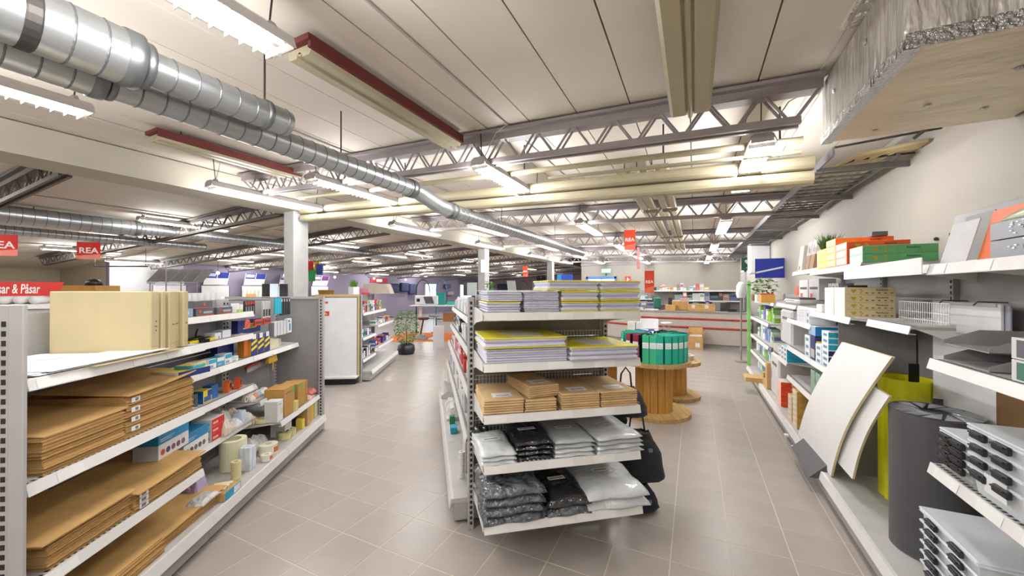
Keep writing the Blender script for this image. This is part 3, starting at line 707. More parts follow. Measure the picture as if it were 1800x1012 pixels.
# --- blue/white boxes with printed beads, red boxes on the e shelf
BL=C('1f86b8'); 
def beadbox(x,y,z,lab,rot=0):
    o=carton(L,x,y,z,.25,.12,.14,[WH,BL,WH,C('b9c3cc')],lab,rot=rot,decals=[('f',0,.58,1,1,BL),('-',0,.58,1,1,BL),('f',.06,.75,.5,.78,WH),('f',.06,.68,.42,.70,WH)])
    mb=MB()
    for i,c in enumerate((0,1,2,1,2)):
        cx=-.08+.036*i; mb.lathe([(0,-.0612),(.017,-.0612)],12,(cx*1.15,0,.036),c,axis='y')
    obj('printed_cups',mb,[C('c8502c'),C('5b4a62'),C('7b5a62')],o)
beadbox(-.36,.14,.436+.0,'blue and white carton printed with a row of dark cups, nearer of the two') if False else None
beadbox(-.13,.27,.541,'blue and white carton printed with a row of dark cups, nearer of the two',.06)
beadbox(.145,.33,.427,'blue and white carton printed with a row of dark cups, farther of the two',.06)
RDc=C('c8281e')
for k in range(3): carton(L,.37,.34,.427+k*.05,.14,.13,.049,[WH,WH,RDc,WH],'red and white carton in the stack of three, %s from the bottom'%ORD[k+1],group='stack of red and white cartons',decals=[('f',.1,.3,.5,.6,'e8b0a8'),('-',.1,.3,.3,.6,'a0a0a8')])
carton(L,.69,.34,.427,.10,.10,.05,[WH,WH,RDc,WH],'small red and white carton lying alone near the bagged goods',rot=.2)
# crumpled clear bags on e shelf
def bag(F,x,y,z,sx,sy,sz,m_,label,cat='bag',group=None,inner=None,seed=0,rot=0.):
    rnd=random.Random(seed); mb=MB(); nx=9; ny=6
    def hgt(i,j):
        u=i/(nx-1)*2-1; v=j/(ny-1)*2-1; return sz*(1-.75*u**4)*(1-.6*v**4)*(.75+.35*rnd.random())
    vs=[]
    for j in range(ny):
        for i in range(nx): vs.append((sx*(i/(nx-1)-.5)*(1+.06*rnd.random()),sy*(j/(ny-1)-.5)*(1+.06*rnd.random()),hgt(i,j)))
    n=len(vs); vs+=[(p[0],p[1],0.0) for p in vs[:n]]
    fs=[]
    for j in range(ny-1):
        for i in range(nx-1):
            a=j*nx+i; fs.append((a,a+1,a+nx+1,a+nx)); fs.append((n+a,n+a+nx,n+a+nx+1,n+a+1))
    for i in range(nx-1): fs.append((i,n+i,n+i+1,i+1)); b_=(ny-1)*nx+i; fs.append((b_,b_+1,n+b_+1,n+b_))
    for j in range(ny-1): a=j*nx; fs.append((a,a+nx,n+a+nx,n+a)); b_=a+nx-1; fs.append((b_,n+b_,n+b_+nx,b_+nx))
    o=obj('plastic_bag',mb.add(vs,fs),m_,None,F.w(x,y,z),F.a+rot,label,cat,group,smooth=False)
    return o
M_crinkle=mat('crinkled_plastic','c9c6c2',.22,var=.2,scale=30,bump=.6,bscale=40)
bag(L,.54,.42,.427,.2,.2,.13,M_crinkle,'crumpled clear bag of white goods on the lower middle shelf',seed=3)
bag(L,.62,.43,.427,.18,.16,.14,M_crinkle,'smaller crumpled clear bag behind the lone red carton',seed=4)
bag(L,.47,.44,.427,.16,.14,.15,M_crinkle,'grey crumpled bag heaped beside the red and white cartons',seed=5)

# --- S1 (z 1.11), S1a (z 1.29), c (z .92), d (z .69) shelves of bay 2
def row(F,items,z,cat='box',group=None):
    for it in items:
        x,y,w_,d,h,ms,lab=it[:7]; kw=it[7] if len(it)>7 else {}
        carton(F,x,y,z+kw.pop('dz',0),w_,d,h,ms,lab,kw.pop('cat',cat),group,**kw)
yl=C('e6d01e'); bl2=C('1c63a8'); lbx=C('aecbdc'); gr2=C('4c5258'); tl=C('2aa2bd'); nv=C('1b2c6e'); or_=C('d8672a')
row(L,[(-.02,.33,.07,.04,.075,[bl2,bl2,yl,bl2],'small blue and yellow stapler box at the cream folders',{'decals':[('f',.1,.6,.9,.95,'2a83b8')]}),
 (.11,.34,.13,.06,.055,[gr2,gr2,C('8fa7bd'),gr2],'grey staple machine box on the topmost short shelf',{'decals':[('f',.1,.3,.7,.7,'d8dde2')]}),
 (.29,.34,.18,.06,.05,[gr2,gr2,gr2,gr2],'dark grey hole punch box, lower left of a pair',{'decals':[('f',.05,0,.95,.15,'c0452a'),('f',.15,.4,.28,.8,'c0452a'),('f',.4,.3,.9,.6,'9aa0a6')]}),
 (.50,.34,.18,.06,.05,[gr2,gr2,gr2,gr2],'dark grey hole punch box, lower right of a pair',{'decals':[('f',.05,0,.95,.15,'c0452a'),('f',.15,.4,.28,.8,'c0452a'),('f',.4,.3,.9,.6,'9aa0a6')]}),
 (.27,.34,.19,.06,.05,[gr2,gr2,gr2,gr2],'dark grey hole punch box stacked on the left one',{'dz':.051,'decals':[('f',.0,0,1,.12,'c0452a'),('f',.5,.3,.62,.8,'c0452a')]}),
 (.66,.33,.04,.04,.07,[WH,WH,WH,WH],'white and lime glue blister standing by the round red tag',{'decals':[('f',.05,.0,.95,.35,'a9c42c')]}),
 (.71,.33,.04,.04,.06,[WH,WH,WH,WH],'second white and lime glue blister beside the scissors',{'decals':[('f',.05,.0,.95,.35,'a9c42c')]}),
 ],1.291)
row(L,[(-.02,.36,.14,.10,.06,[lbx,lbx,lbx,lbx],'pale blue desk lamp box next to the cream folders',{'decals':[('f',0,0,.25,1,yl),('f',.45,.3,.55,.6,'3a3a40'),('f',.7,.15,.85,.7,'3a3a40')]}),
 (.45,.36,.07,.07,.045,[WH,WH,WH,WH],'small white and pale blue box on the S-shelf end' if False else 'small white box beside the yellow tape cutter',{}),
 (.55,.36,.10,.07,.055,[lbx,lbx,WH,lbx],'small white and pale blue box next to the pencil packs',{})],1.112)
def trimmer(x,y,z,lab,flat=True):
    t=thing('tape_cutter',lab,'cutter',L.w(x,y,z),L.a+.25)
    obj('yellow_plate',MB().bbox(-.09,-.05,0,.09,.05,.018,.003),yl,t); obj('black_frame',MB().bbox(-.10,-.06,0,-.085,.06,.022).bbox(.085,-.06,0,.10,.06,.022).bbox(-.10,.05,0,.10,.06,.03).bbox(-.05,-.02,.018,.05,.02,.024),M_black,t)
    obj('handle',MB().tube([(.0,.05,.02),(.05,.06,.06),(.07,.06,.075)],.006,6),M_black,t)
trimmer(.17,.36,1.112,'yellow and black paper trimmer lying on the left gondola shelf')
trimmer(.36,.36,1.112,'yellow and black stapler tray lying farther along the same shelf')
# pencils / navy packs
for i in range(3):
    o=carton(L,.86+.105*i,.32,.925,.10,.05,.165,[nv,nv,nv,C('c98b22')],'tall navy pack of yellow pencils standing on the shelf, %s from the left'%ORD[i+1],'pencil pack','navy pencil packs standing in a row',
      decals=[('f',.3,.8,.8,1.05,'e8e8ea')])
    for (z,) in ((.08,),(.035,)): obj('printed_pencils',MB().prism([(-.04,z),(.04,z+.028),(.04,z+.05),(-.04,z+.022)],-.0263,-.0255,plane='xz'),yl,o)
o=carton(L,.95,.40,1.10,.34,.05,.115,[nv,nv,nv,nv],'wide navy pencil display pack lying above the standing packs','pencil pack'); 
for i in range(3): obj('printed_pencils',MB().box(-.10+.02*i,-.0262,.04+.016*i,.10,-.0255,.05+.016*i),yl,o)
carton(L,.66,.42,.925,.20,.05,.13,[nv,nv,nv,nv],'dark blue bagged pencil pack behind the hooks','pencil pack')
for i in range(4): obj('pencil_box',MB().bbox(0,0,0,.014,.05,.135,.001),or_ if i%2 else C('b8761e'),None,L.w(.745+.016*i,.31,.925),L.a,'slim orange and ochre pencil box beside the navy packs, %s from the left'%ORD[i+1],'pencil pack','slim pencil boxes')
# c shelf low boxes
for i,(x,h,c1,c2,lab) in enumerate(((-.02,.05,bl2,yl,'blue box with a yellow lid on the near end of the pencil shelf'),(.13,.055,WH,WH,'white staple box on the pencil shelf, nearest'),(.235,.07,WH,yl,'white box with yellow band and dark blue print on the pencil shelf'),(.34,.065,WH,tl,'white box with a teal band on the pencil shelf'),(.43,.065,tl,WH,'teal box with a white edge on the pencil shelf'),(.52,.075,WH,tl,'taller white and teal box on the pencil shelf'),(.60,.04,WH,lbx,'small white box with a blue rim on the pencil shelf'))):
    carton(L,x,.33,.921,.085,.07,h,[c1,c1,c1,c1],lab,decals=[('f',.05,.55,.95,.95,c2),('f',.1,.1,.6,.35,'9aa6b8')])
carton(L,-.16,.15,.985,.20,.16,.035,[bl2,yl,nv,WH],'flat blue box with a yellow top lying on the carton stack','box',rot=-.2,decals=[('-',.1,.1,.5,.9,WH)])
carton(L,-.14,.12,1.02,.10,.10,.02,[C('c9b050'),C('c9b050'),C('3aa0b0'),C('3aa0b0')],'thin teal and yellow box on top of the flat blue box')
# hanging packs with hooks (blue cutter tools, black scissors)
def hang(x,y,z,w_,h,c,lab,cat='hanging pack',group=None,dec=(),t=.014):
    o=carton(L,x,y,z-h,w_,t,h,[c,c,c,c],lab,cat,group,name='blister_pack',decals=dec)
    obj('hook',MB().tube([(0,-t/2-.012,h+.002),(0,-t/2,h+.004),(0,.13,h+.006)],.0018,5),M_wire,o)
    return o
for i in range(4): hang(.80+.055*i,.33+.01*i,1.375,.045,.12,M_black,'black scissors pack hanging on the left gondola hooks, %s from the left'%ORD[i+1],group='hanging scissors packs',dec=[('f',.2,.75,.8,.95,'b5372c'),('f',.35,.15,.65,.6,'8a8a8e')])
for i in range(3): hang(1.01+.045*i,.30,1.37,.04,.15,C('b9b7b4'),'grey carded tool hanging beside the black scissors, %s from the left'%ORD[i+1],group='grey carded tools',dec=[('f',.1,.1,.9,.5,'3a3a3c')])
for i in range(3): hang(1.14+.04*i,.26,1.39,.038,.145,C('14a2bf'),'bright turquoise cutter pack hanging below the top rail, %s from the left'%ORD[i+1],group='turquoise cutter packs')
for i in range(4): hang(1.29+.05*i,.28,1.385,.042,.16,C('20222c'),'dark carded tool hanging next to the turquoise packs, %s from the left'%ORD[i+1],group='dark carded tools',dec=[('f',.3,.8,.7,.95,'c8c8c8')])
for i in range(2): hang(.93+.14*i,.30,1.215,.12,.05,C('c23224'),'red tipped scissors pack hanging in the lower row, %s from the left'%ORD[i+1],group='red scissors packs',dec=[('f',.1,.3,.9,.7,'3a3a3e')])
o=thing('shelf_talker','round red tag with a diagonal stripe clipped to the shelf edge','tag',L.w(.66,.24,1.20),L.a)
obj('disc',MB().lathe([(0,-.002),(.036,-.002),(.036,.001),(0,.001)],24,axis='y'),C('cf5646'),o); obj('stripe',MB().box(-.028,-.0035,-.003,.028,-.002,.003).xf(Matrix.Rotation(RD(-40),4,'Y')),C('a03a2c'),o)
# fanned plastic pockets pack
for i in range(4): carton(L,1.24+.06*i,.33,1.035,.055,.05,.13,[C('bdbcc0'),C('bdbcc0'),C('c9c8cc'),C('8a8890')],'pack of grey plastic pockets hanging in a row, %s from the left'%ORD[i+1],'pocket pack','grey pocket packs',name='pocket_pack')
o=carton(L,1.50,.31,1.04,.09,.03,.14,[C('d7dbe0')]*4,'white pocket pack with a teal label at the end of the row','pocket pack',decals=[('f',.35,.15,.7,.65,'1f7f98'),('f',.2,.75,.5,.9,'3a4a70')])
carton(L,1.22,.36,.921,.24,.07,.085,[C('d8cfae')]*4,'long cream box standing behind the pencil packs')
carton(L,1.36,.38,.921,.15,.07,.07,[C('bdb8ae')]*4,'grey cream carton at the far end of the pencil shelf')
# d shelf
row(L,[(.16,.36,.17,.07,.085,[C('50555c')]*4,'dark grey hole punch box on the shelf of tape dispensers',{'decals':[('f',.15,.3,.85,.7,'2a2c30'),('f',.1,.6,.2,.85,'c0452a')]}),
 (.34,.36,.09,.07,.085,[bl2,yl,yl,bl2],'blue and yellow stapler box on the tape dispenser shelf',{'decals':[('f',.1,.1,.9,.5,'2a62a8'),('f',.5,.5,1,.95,'1c4a98')]}),
 (.44,.37,.07,.06,.095,[bl2]*4,'blue stapler box behind the yellow one',{})],.691)
for i,(x,c,lab) in enumerate(((.62,or_,'bright orange tape dispenser on the middle bay shelf'),(.72,C('c84a1c'),'dark orange tape dispenser behind the bright one'))):
    t=thing('tape_dispenser',lab,'tape dispenser',L.w(x,.36-.02*i,.691),L.a+.3)
    obj('body',MB().prism([(-.05,0),(.05,0),(.05,.03),(.02,.075),(-.01,.085),(-.03,.06),(-.05,.06)],-.018,.018,plane='xz'),c,t); obj('core',MB().lathe([(.022,-.020),(.010,-.020),(.010,.020),(.022,.020)],14,(0,0,.045),axis='y'),M_black,t)
for i in range(5): obj('tape_roll',MB().lathe([(.014,-.01),(.026,-.01),(.026,.01),(.014,.01)],16,(0,0,.027),axis='y'),C('d8d2c8'),None,L.w(.80+.045*i,.33,.552),L.a,'clear tape roll standing on the small inner shelf, %s from the left'%ORD[i+1],'tape roll','clear tape rolls')
o=obj('handle_tool',MB().tube([(-.11,0,.02),(0,0,.03),(.12,0,.02)],.012,8),C('a52c1e'),None,L.w(.95,.36,.80),L.a+.1,'dark red tube tool hanging above the tape rolls','tool')
obj('wooden_ruler',MB().bbox(-.006,-.002,0,.006,.002,.15),C('c99a58'),None,L.w(1.12,.27,.74),L.a,'wooden ruler hanging from the pencil shelf','ruler')
M_goldc=C('c9a01e')
for i in range(3): bag(L,1.17+.05*i,.33,.80,.06,.03,.075,M_goldc,'golden yellow rubber band bag hanging under the pencil shelf, %s from the left'%ORD[i+1],group='rubber band bags',seed=20+i)
for i in range(4): carton(L,.95+.10*i,.38+.01*i,.77-.0*i,.09,.02,.05,[C('8e8c90')]*4,'grey carded pack hanging at the back under the pencil shelf, %s from the left'%ORD[i+1],'hanging pack','grey packs at the back',name='blister_pack')
# e0 / bags of labels
for i in range(12):
    x=.45+.075*(i%6)+.02*(i//6); z=.427 if x<.78 else .377
    bag(L,x,.30+.07*(i//6),z+.0,.085,.09,.06+.05*(i%3==0),C(['d9cdbd','c9b8a8','d5d5d8','b9c3cf'][i%4]),'clear bag of coloured label reels on the lower middle shelves, %s of the heap'%ORD[i+1],group='bags of label reels',seed=40+i)
for i in range(9):
    bag(L,.86+.055*(i%5),.33+.07*(i//5),.552+.05*(i//5),.07,.07,.05,C(['e0d4c4','cf8f78','9fb6c8','dcdce0'][i%4]),'small clear printed bag on the inner shelf, %s of the heap'%ORD[i+1],group='small printed bags',seed=60+i)
# f shelf
M_kraft=C('b48a4a',.8)
row(L,[(1.03,.17,.20,.16,.24,[M_kraft]*4,'tall kraft carton with a green seal on the black edged shelf',{'decals':[('f',.75,.7,1,.95,'5e9a4a'),('f',.1,.8,.7,.83,'3a4a2a')]}),
 (1.27,.17,.15,.16,.22,[M_kraft]*4,'second kraft carton standing just behind the green sealed one',{'decals':[('f',.0,.85,.6,.95,'5e9a4a')]}),
 (1.40,.17,.07,.14,.21,[C('a87c3e',.8)]*4,'narrow kraft carton at the back of the black edged shelf',{}),
 (.86,.14,.10,.10,.17,[WH,WH,WH,C('d0cfca')],'white carton in front of the kraft cartons',{'decals':[('f',.6,.3,.95,.6,'d8cf8a'),('f',.2,.8,.7,.83,'777777')]}),
 (1.12,.09,.05,.05,.09,[C('d9cc8a')]*4,'small pale yellow packet leaning on the kraft carton',{})],.376)
for i in range(4): bag(L,1.50+.02*i,.12+.07*(i%2),.376+.045*(i//2),.12,.09,.05,C(['d7b0a8','cfcfd2','c46a60','e3ddd6'][i]),'pink and white packet at the far end of the black edged shelf, %s of four'%ORD[i+1],group='pink packets',seed=80+i)
for i,(x,y) in enumerate(((.84,.30),(.88,.20),(.93,.36))): obj('masking_tape_roll',MB().lathe([(.03,0),(.05,0),(.05,.03),(.03,.03),(.03,0)],20),C('d6cd9c'),None,L.w(x-.04,y+.02,.376),L.a,'pale yellow tape roll in film on the black edged shelf, %s of three'%ORD[i+1],'tape roll','pale yellow tape rolls')
# base deck goods
def roll(F,x,y,z,r,h,c,label,ri=.4,group=None,cat='tape roll',band=None):
    o=obj('tape_roll',MB().lathe([(r*ri,0),(r,0),(r,h),(r*ri,h),(r*ri,0)],28),c,None,F.w(x,y,z),F.a,label,cat,group)
    if band: obj('printed_band',MB().lathe([(r+.0006,h*.2),(r+.0006,h*.75)],28,a0=RD(-120),a1=RD(-20)),band,o)
    return o
for i in range(5): roll(L,.32,.13,.163+.024*i,.030,.023,C('d9cf9e'),'masking tape roll in the little tower on the floor deck, %s from the bottom'%ORD[i+1],.45,'tower of masking tape rolls')
M_lined=mat('lined_print_white','d5dbe3',.6,var=.3,scale=40,stretch=(1,1,.2))
carton(L,.46,.13,.163,.075,.075,.165,[M_lined]*4,'white column box with blue handwriting print on the floor deck','box')
roll(L,.50,.25,.163,.085,.21,C('e2dfbe'),'very large pale yellow label roll on the floor deck',.6,cat='label roll')
roll(L,.60,.07,.163,.038,.045,C('e4ddd0'),'small roll with orange print at the front of the floor deck',.4,cat='label roll',band=C('d0663a'))
roll(L,.73,.12,.163,.065,.075,C('e8e2cc'),'medium roll with orange print band on the floor deck',.4,cat='label roll',band=C('d0663a'))
bag(L,.80,.27,.163,.24,.15,.11,M_crinkle,'clear bag of grey goods beside the large label roll',seed=7)
for i in range(3): roll(L,1.03+.05*i,.13+.04*(i%2),.163+.0*i,.05,.05,C('cfc98e'),'flat pale green tape roll in film on the floor deck, %s of three'%ORD[i+1],.5,'flat green tape rolls')
row(L,[(1.12,.20,.13,.12,.20,[WH,WH,WH,C('cfcfca')],'white carton on the floor deck under the black edged shelf',{'decals':[('f',.1,.8,.6,.83,'777777')]}),
 (1.27,.10,.05,.06,.09,[C('dfc84a')]*4,'small yellow packet on the floor deck',{}),
 (1.38,.11,.10,.10,.17,[C('b8955a'),C('7aa862'),C('b8955a'),C('b8955a')],'kraft carton with a green top on the floor deck',{}),
 (1.50,.12,.07,.08,.18,[C('dfb63a')]*4,'yellow carton at the end of the floor deck',{}),
 (1.60,.12,.08,.08,.16,[C('d6d2a8')]*4,'pale green carton at the end of the floor deck',{})],.163)
row(L,[(.10,.10,.17,.15,.05,[C('b8935c'),C('b8935c'),C('2a97c0'),C('b8935c')],'open cardboard tray with a blue front on the floor deck',{'decals':[('f',.55,.1,.95,.9,'e0e6ea')]})],.163)
for i in range(3): carton(L,.06+.035*i,.10,.215,.03,.10,.012,[C('e0d8b8')]*4,'cream stick of glue in the blue fronted tray, %s of three'%ORD[i+1],'stick','cream glue sticks',rot=.3)
bag(L,.06,.22,.163,.14,.1,.15,mat('lilac_film','b9a6d0',.2,bump=.6,bscale=30),'lilac plastic bag standing between the cartons and the tape tower',seed=9)
bag(L,-.06,.10,.222,.16,.10,.03,M_crinkle,'flat clear bag of small goods lying on the brown cartons',seed=10)
# items behind the left gondola
for i in range(9): roll(L,.42+.07*i,.66,1.30,.034,.14,C('dcdcdc'),'white roll standing on the gondola behind the left one, %s from the left'%ORD[i+1],.2,'white rolls behind the left gondola',cat='paper roll')

# --- centre end unit goods (frame M: y negative = towards the camera)
def paperpack(x0,x1,y0,y1,z,h,label,n=5,yellow=True,film_=True,rot=0.,grp=None,both=False):
    """flat bundle of padded envelopes: rounded stacked sheets with a coloured top"""
    t=thing('envelope_pack',label,'envelopes',M.w((x0+x1)/2,(y0+y1)/2,z),M.a+rot,grp); w_=(x1-x0)/2; d=(y1-y0)/2; th=h/n
    for k in range(n):
        mb=MB(); r=.012+.004*random.random(); a=random.uniform(-.004,.004)
        mb.bbox(-w_+a,-d+a,th*k,w_+a,d,th*(k+1)-.0012,th*.42)
        obj('envelope',mb,M_env,t)
    if yellow:
        obj('yellow_cover',MB().bbox(-w_-.001,-d-.002,h-.008,w_+.001,d,h-.0008,.003),M_yellow,t)
        obj('white_print',MB().prism([(-w_*.25,-d*.65),(w_*.45,-d*.75),(w_*.55,d*.1),(w_*.1,d*.6),(-w_*.5,d*.3)],h-.0005,h+.0006),M_paper,t)
    if both: obj('yellow_underside',MB().bbox(-w_-.001,-d-.002,.0005,w_-.003,d-.003,.008,.003),M_yellow,t)
    if film_: obj('shrink_film',MB().bbox(-w_-.004,-d-.005,-.0,w_+.004,d+.002,h+.003,.006),M_film,t)
    return t
M_env=mat('envelope_edge_lilac','cfcfe0',.6,var=.08,scale=50,stretch=(1,1,12))
zt=1.348
paperpack(.035,.215,-.405,-.10,zt,.055,'small white envelope pack with yellow top, lower left on the top shelf',4,True)
paperpack(.04,.225,-.40,-.10,zt+.058,.055,'small plain white envelope pack, upper left on the top shelf of the centre unit',6,False)
paperpack(.235,.43,-.40,-.10,zt,.058,'plain white envelope pack, second stack from the left, lower one',6,False)
paperpack(.232,.425,-.40,-.10,zt+.06,.053,'plain white envelope pack, second stack from the left, upper one',6,False)
for k in range(3):
    paperpack(.44 if k<2 else .36,.655,-.41,-.12,zt+.057*k,.055,'yellow topped white envelope pack, third stack on the top shelf, %s from the bottom'%ORD[k+1],2,True,True,0,'yellow packs third stack',True)
    paperpack(.665,.905,-.41,-.12,zt+.057*k,.055,'yellow topped white envelope pack, rightmost stack on the top shelf, %s from the bottom'%ORD[k+1],2,True,True,0,'yellow packs rightmost stack',True)
z=1.086
paperpack(.03,.47,-.41,-.03,z,.075,'large white envelope bundle, lower left on the second shelf of the centre unit',6,False)
paperpack(.02,.465,-.42,-.03,z+.078,.055,'large envelope bundle with a yellow cover, upper left on the second shelf',2,True,True,0,None,True)
paperpack(.48,.88,-.43,-.03,z,.075,'large envelope bundle with a bright yellow cover, right on the second shelf',3,True)
z=.823
M_kr=mat('kraft_envelope','c9aa7c',.8,var=.1,scale=12); M_kre=mat('kraft_bubble_edge','9d7f50',.85,var=.25,scale=80,stretch=(1,1,6))
def kraftpack(x0,x1,y0,y1,z,n,label,rot=0.,th=.0125):
    t=thing('bubble_envelope_stack',label,'envelopes',M.w((x0+x1)/2,(y0+y1)/2,z),M.a+rot); w_=(x1-x0)/2; d=(y1-y0)/2
    for k in range(n):
        a=random.uniform(-.003,.003)
        obj('bubble_envelope',MB().bbox(-w_+a,-d+a,th*k,w_+a,d,th*(k+1)-.0008,.0045,mf=[0,0,0,0,0,0]),M_kr,t)
    s_=obj('stock_label',MB().box(-.05,-d+.05,th*n,.06,-d+.13,th*n+.0006).box(-.03,-d+.07,th*n+.0006,.04,-d+.085,th*n+.0009,1),[C('e9e9ea'),C('9a9a9c')],t)
    return t
kraftpack(.02,.235,-.40,-.05,z,6,'brown bubble envelope stack, leftmost on the third shelf')
kraftpack(.24,.415,-.40,-.10,z,5,'low brown bubble envelope stack with film edge on the third shelf')
kraftpack(.235,.42,-.37,-.05,z+.064,6,'brown bubble envelope stack turned askew on the others',.18,.011)
kraftpack(.44,.66,-.41,-.05,z,7,'wide brown bubble envelope stack, second from the right on the third shelf')
kraftpack(.665,.885,-.41,-.05,z,7,'brown bubble envelope stack at the right end of the third shelf')
# plastic bags / wrapped clothes-like packs
M_wfilm=mat('white_bag_film','d8dcde',.2,var=.05,bump=.8,bscale=12,bdist=.02,spec=.8); M_bfilm=mat('black_bag_film','222227',.12,var=.2,bump=1.,bscale=12,bdist=.035,spec=1.); M_gfilm=mat('grey_bag_film','b9bdc1',.22,var=.08,bump=.5,bscale=16)
M_mfilm=mat('mixed_crinkled_film','5c6066',.1,var=.75,scale=22,bump=1.,bscale=16,bdist=.05,spec=1.)
def softpack(F,x0,x1,y0,y1,z,h,m_,label,seed=0,rot=0.,lab=True,rough=.012,film_=None,cat='bag pack',labpos=(-.05,.0)):
    rnd=random.Random(seed); t=thing('bag_pack',label,cat,F.w((x0+x1)/2,(y0+y1)/2,z),F.a+rot)
    w_=x1-x0; d=y1-y0; nx,ny=14,14; mb=MB(); vs=[]
    ph=[rnd.random()*6 for _ in range(6)]
    for j in range(ny):
        for i in range(nx):
            u=i/(nx-1)*2-1; v=j/(ny-1)*2-1; e=(1-abs(u)**7*.75)*(1-abs(v)**7*.75)
            zz=h*e+rough*(sin(3*u+ph[0]+2*v)*sin(4*v+ph[1])+.6*sin(9*u+ph[2])*sin(7*v+ph[3])+.5*(rnd.random()-.5))*(e-.2)
            vs.append((u*w_/2*(1+.03*sin(5*v+ph[4])),v*d/2*(1+.03*sin(5*u+ph[5])),max(.004,zz)))
    n=len(vs); vs+=[(p[0]*.98,p[1]*.98,0) for p in vs]
    fs=[]
    for j in range(ny-1):
        for i in range(nx-1): a=j*nx+i; fs.append((a,a+1,a+nx+1,a+nx)); fs.append((n+a,n+a+nx,n+a+nx+1,n+a+1))
    for i in range(nx-1): fs.append((i,n+i,n+i+1,i+1)); b_=(ny-1)*nx+i; fs.append((b_,b_+1,n+b_+1,n+b_))
    for j in range(ny-1): a=j*nx; fs.append((a,a+nx,n+a+nx,n+a)); b_=a+nx-1; fs.append((b_,n+b_,n+b_+nx,b_+nx))
    obj('pack_body',mb.add(vs,fs),m_,t,smooth=True)
    if lab:
        lx,ly=labpos; lx*=w_; ly*=d
        o=obj('paper_label',MB().box(-.05,-.018,0,.05,.018,.0015).box(-.04,-.006,.0015,.04,.003,.0019,1),[C('f0ece2'),C('6a675e')],t,(lx,ly,h+rough*.9),rz=.05)
    return t
z=.566
for k in range(3): softpack(M,.0,.19,-.41,-.06,z+.022*k,.022,M_wfilm,'thin white bag pack, left of the fourth shelf, %s from the bottom'%ORD[k+1],k,.04,k==2,.004)
for k in range(4): softpack(M,.20,.40,-.39,-.06,z+.026*k,.026,M_bfilm,'shiny black plastic bag pack on the fourth shelf, %s from the bottom'%ORD[k+1],10+k,0,k==3,.004)
for k in range(4): softpack(M,.41,.64,-.40,-.05,z+.024*k,.024,M_gfilm if k>1 else M_wfilm,'grey white plastic bag pack on the fourth shelf, %s from the bottom'%ORD[k+1],20+k,-.02,k==3,.004)
for k in range(4): softpack(M,.64,.92,-.41,-.05,z+.025*k,.025,M_wfilm if k!=2 else M_gfilm,'white plastic bag pack at the right of the fourth shelf, %s from the bottom'%ORD[k+1],30+k,.03,k==3,.005)
softpack(M,.0,.10,-.12,0.0,z,.09,M_navyf if False else M_bfilm,'small dark pack behind the thin white bags',39,0,False)
z=.276
for k in range(4): softpack(M,.01,.34,-.44,-.05,z+.045*k,.045,M_mfilm,'crinkled black and clear film pack on the bottom shelf, %s from the bottom'%ORD[k+1],50+k,.03*(k%2),k==3,.012)
for k in range(2): softpack(M,.35,.60,-.44,-.05,z+.05*k,.05,M_bfilm if k else M_mfilm,'black plastic sack pack in the middle of the bottom shelf, %s from the bottom'%ORD[k+1],60+k,0,k==1,.009)
for k in range(2): softpack(M,.57,.95,-.44,-.02,z+.055*k,.055,M_wfilm,'large white sack pack, right of the bottom shelf, %s from the bottom'%ORD[k+1],70+k,-.04,k==1,.010)
# black trousers/bags hanging at the right side
M_cloth=mat('black_cloth','1d1d20',.8,var=.2,scale=20,bump=.3,bscale=60)
def clothbag(F,x,y,z0,z1,w_,d,label,seed=0,mat_=M_cloth):
    t=thing('hanging_bag',label,'bag',F.w(x,y,0),F.a); rnd=random.Random(seed); mb=MB(); prof=8; seg=16
    vs=[]
    for i in range(prof+1):
        f=i/prof; zz=z1+(z0-z1)*f; k=.55+.45*math.sin(min(1,f*1.25)*pi/2)
        for s_ in range(seg):
            a=2*pi*s_/seg; r=1+.10*rnd.random(); vs.append((cos(a)*w_/2*k*r+.04*f,sin(a)*d/2*k*r,zz+.015*rnd.random()))
    fs=[(i*seg+s_,i*seg+(s_+1)%seg,(i+1)*seg+(s_+1)%seg,(i+1)*seg+s_) for i in range(prof) for s_ in range(seg)]+[tuple(range(seg)),tuple(range(prof*seg,prof*seg+seg))[::-1]]
    obj('bag_body',mb.add(vs,fs),mat_,t,smooth=True)
    obj('strap',MB().tube([(-w_*.2,0,z1),(-w_*.15,0,z1+.1),(0,0,z1+.14),(w_*.15,0,z1+.1),(w_*.2,0,z1)],.006,6),M_black,t)
    obj('buckle',MB().box(.02,-d*.5-.012,z1-.09,.05,-d*.5,z1-.07),M_tray2,t); return t
clothbag(M,1.05,.02,.62,.80,.22,.16,'black shoulder bag hanging high behind the right end of the centre unit',1)
clothbag(M,1.12,.0,.20,.50,.30,.20,'large black bag hanging low beside the centre unit',2)
clothbag(M,1.10,-.05,.02,.18,.20,.14,'small black bag with a blue stripe on the floor beside the centre unit',3,mat('black_blue_cloth','16182a',.8,var=.2,bump=.3))
clothbag(M,.99,.1,.55,.72,.12,.16,'narrow black bag tucked behind the fourth shelf of the centre unit',4)
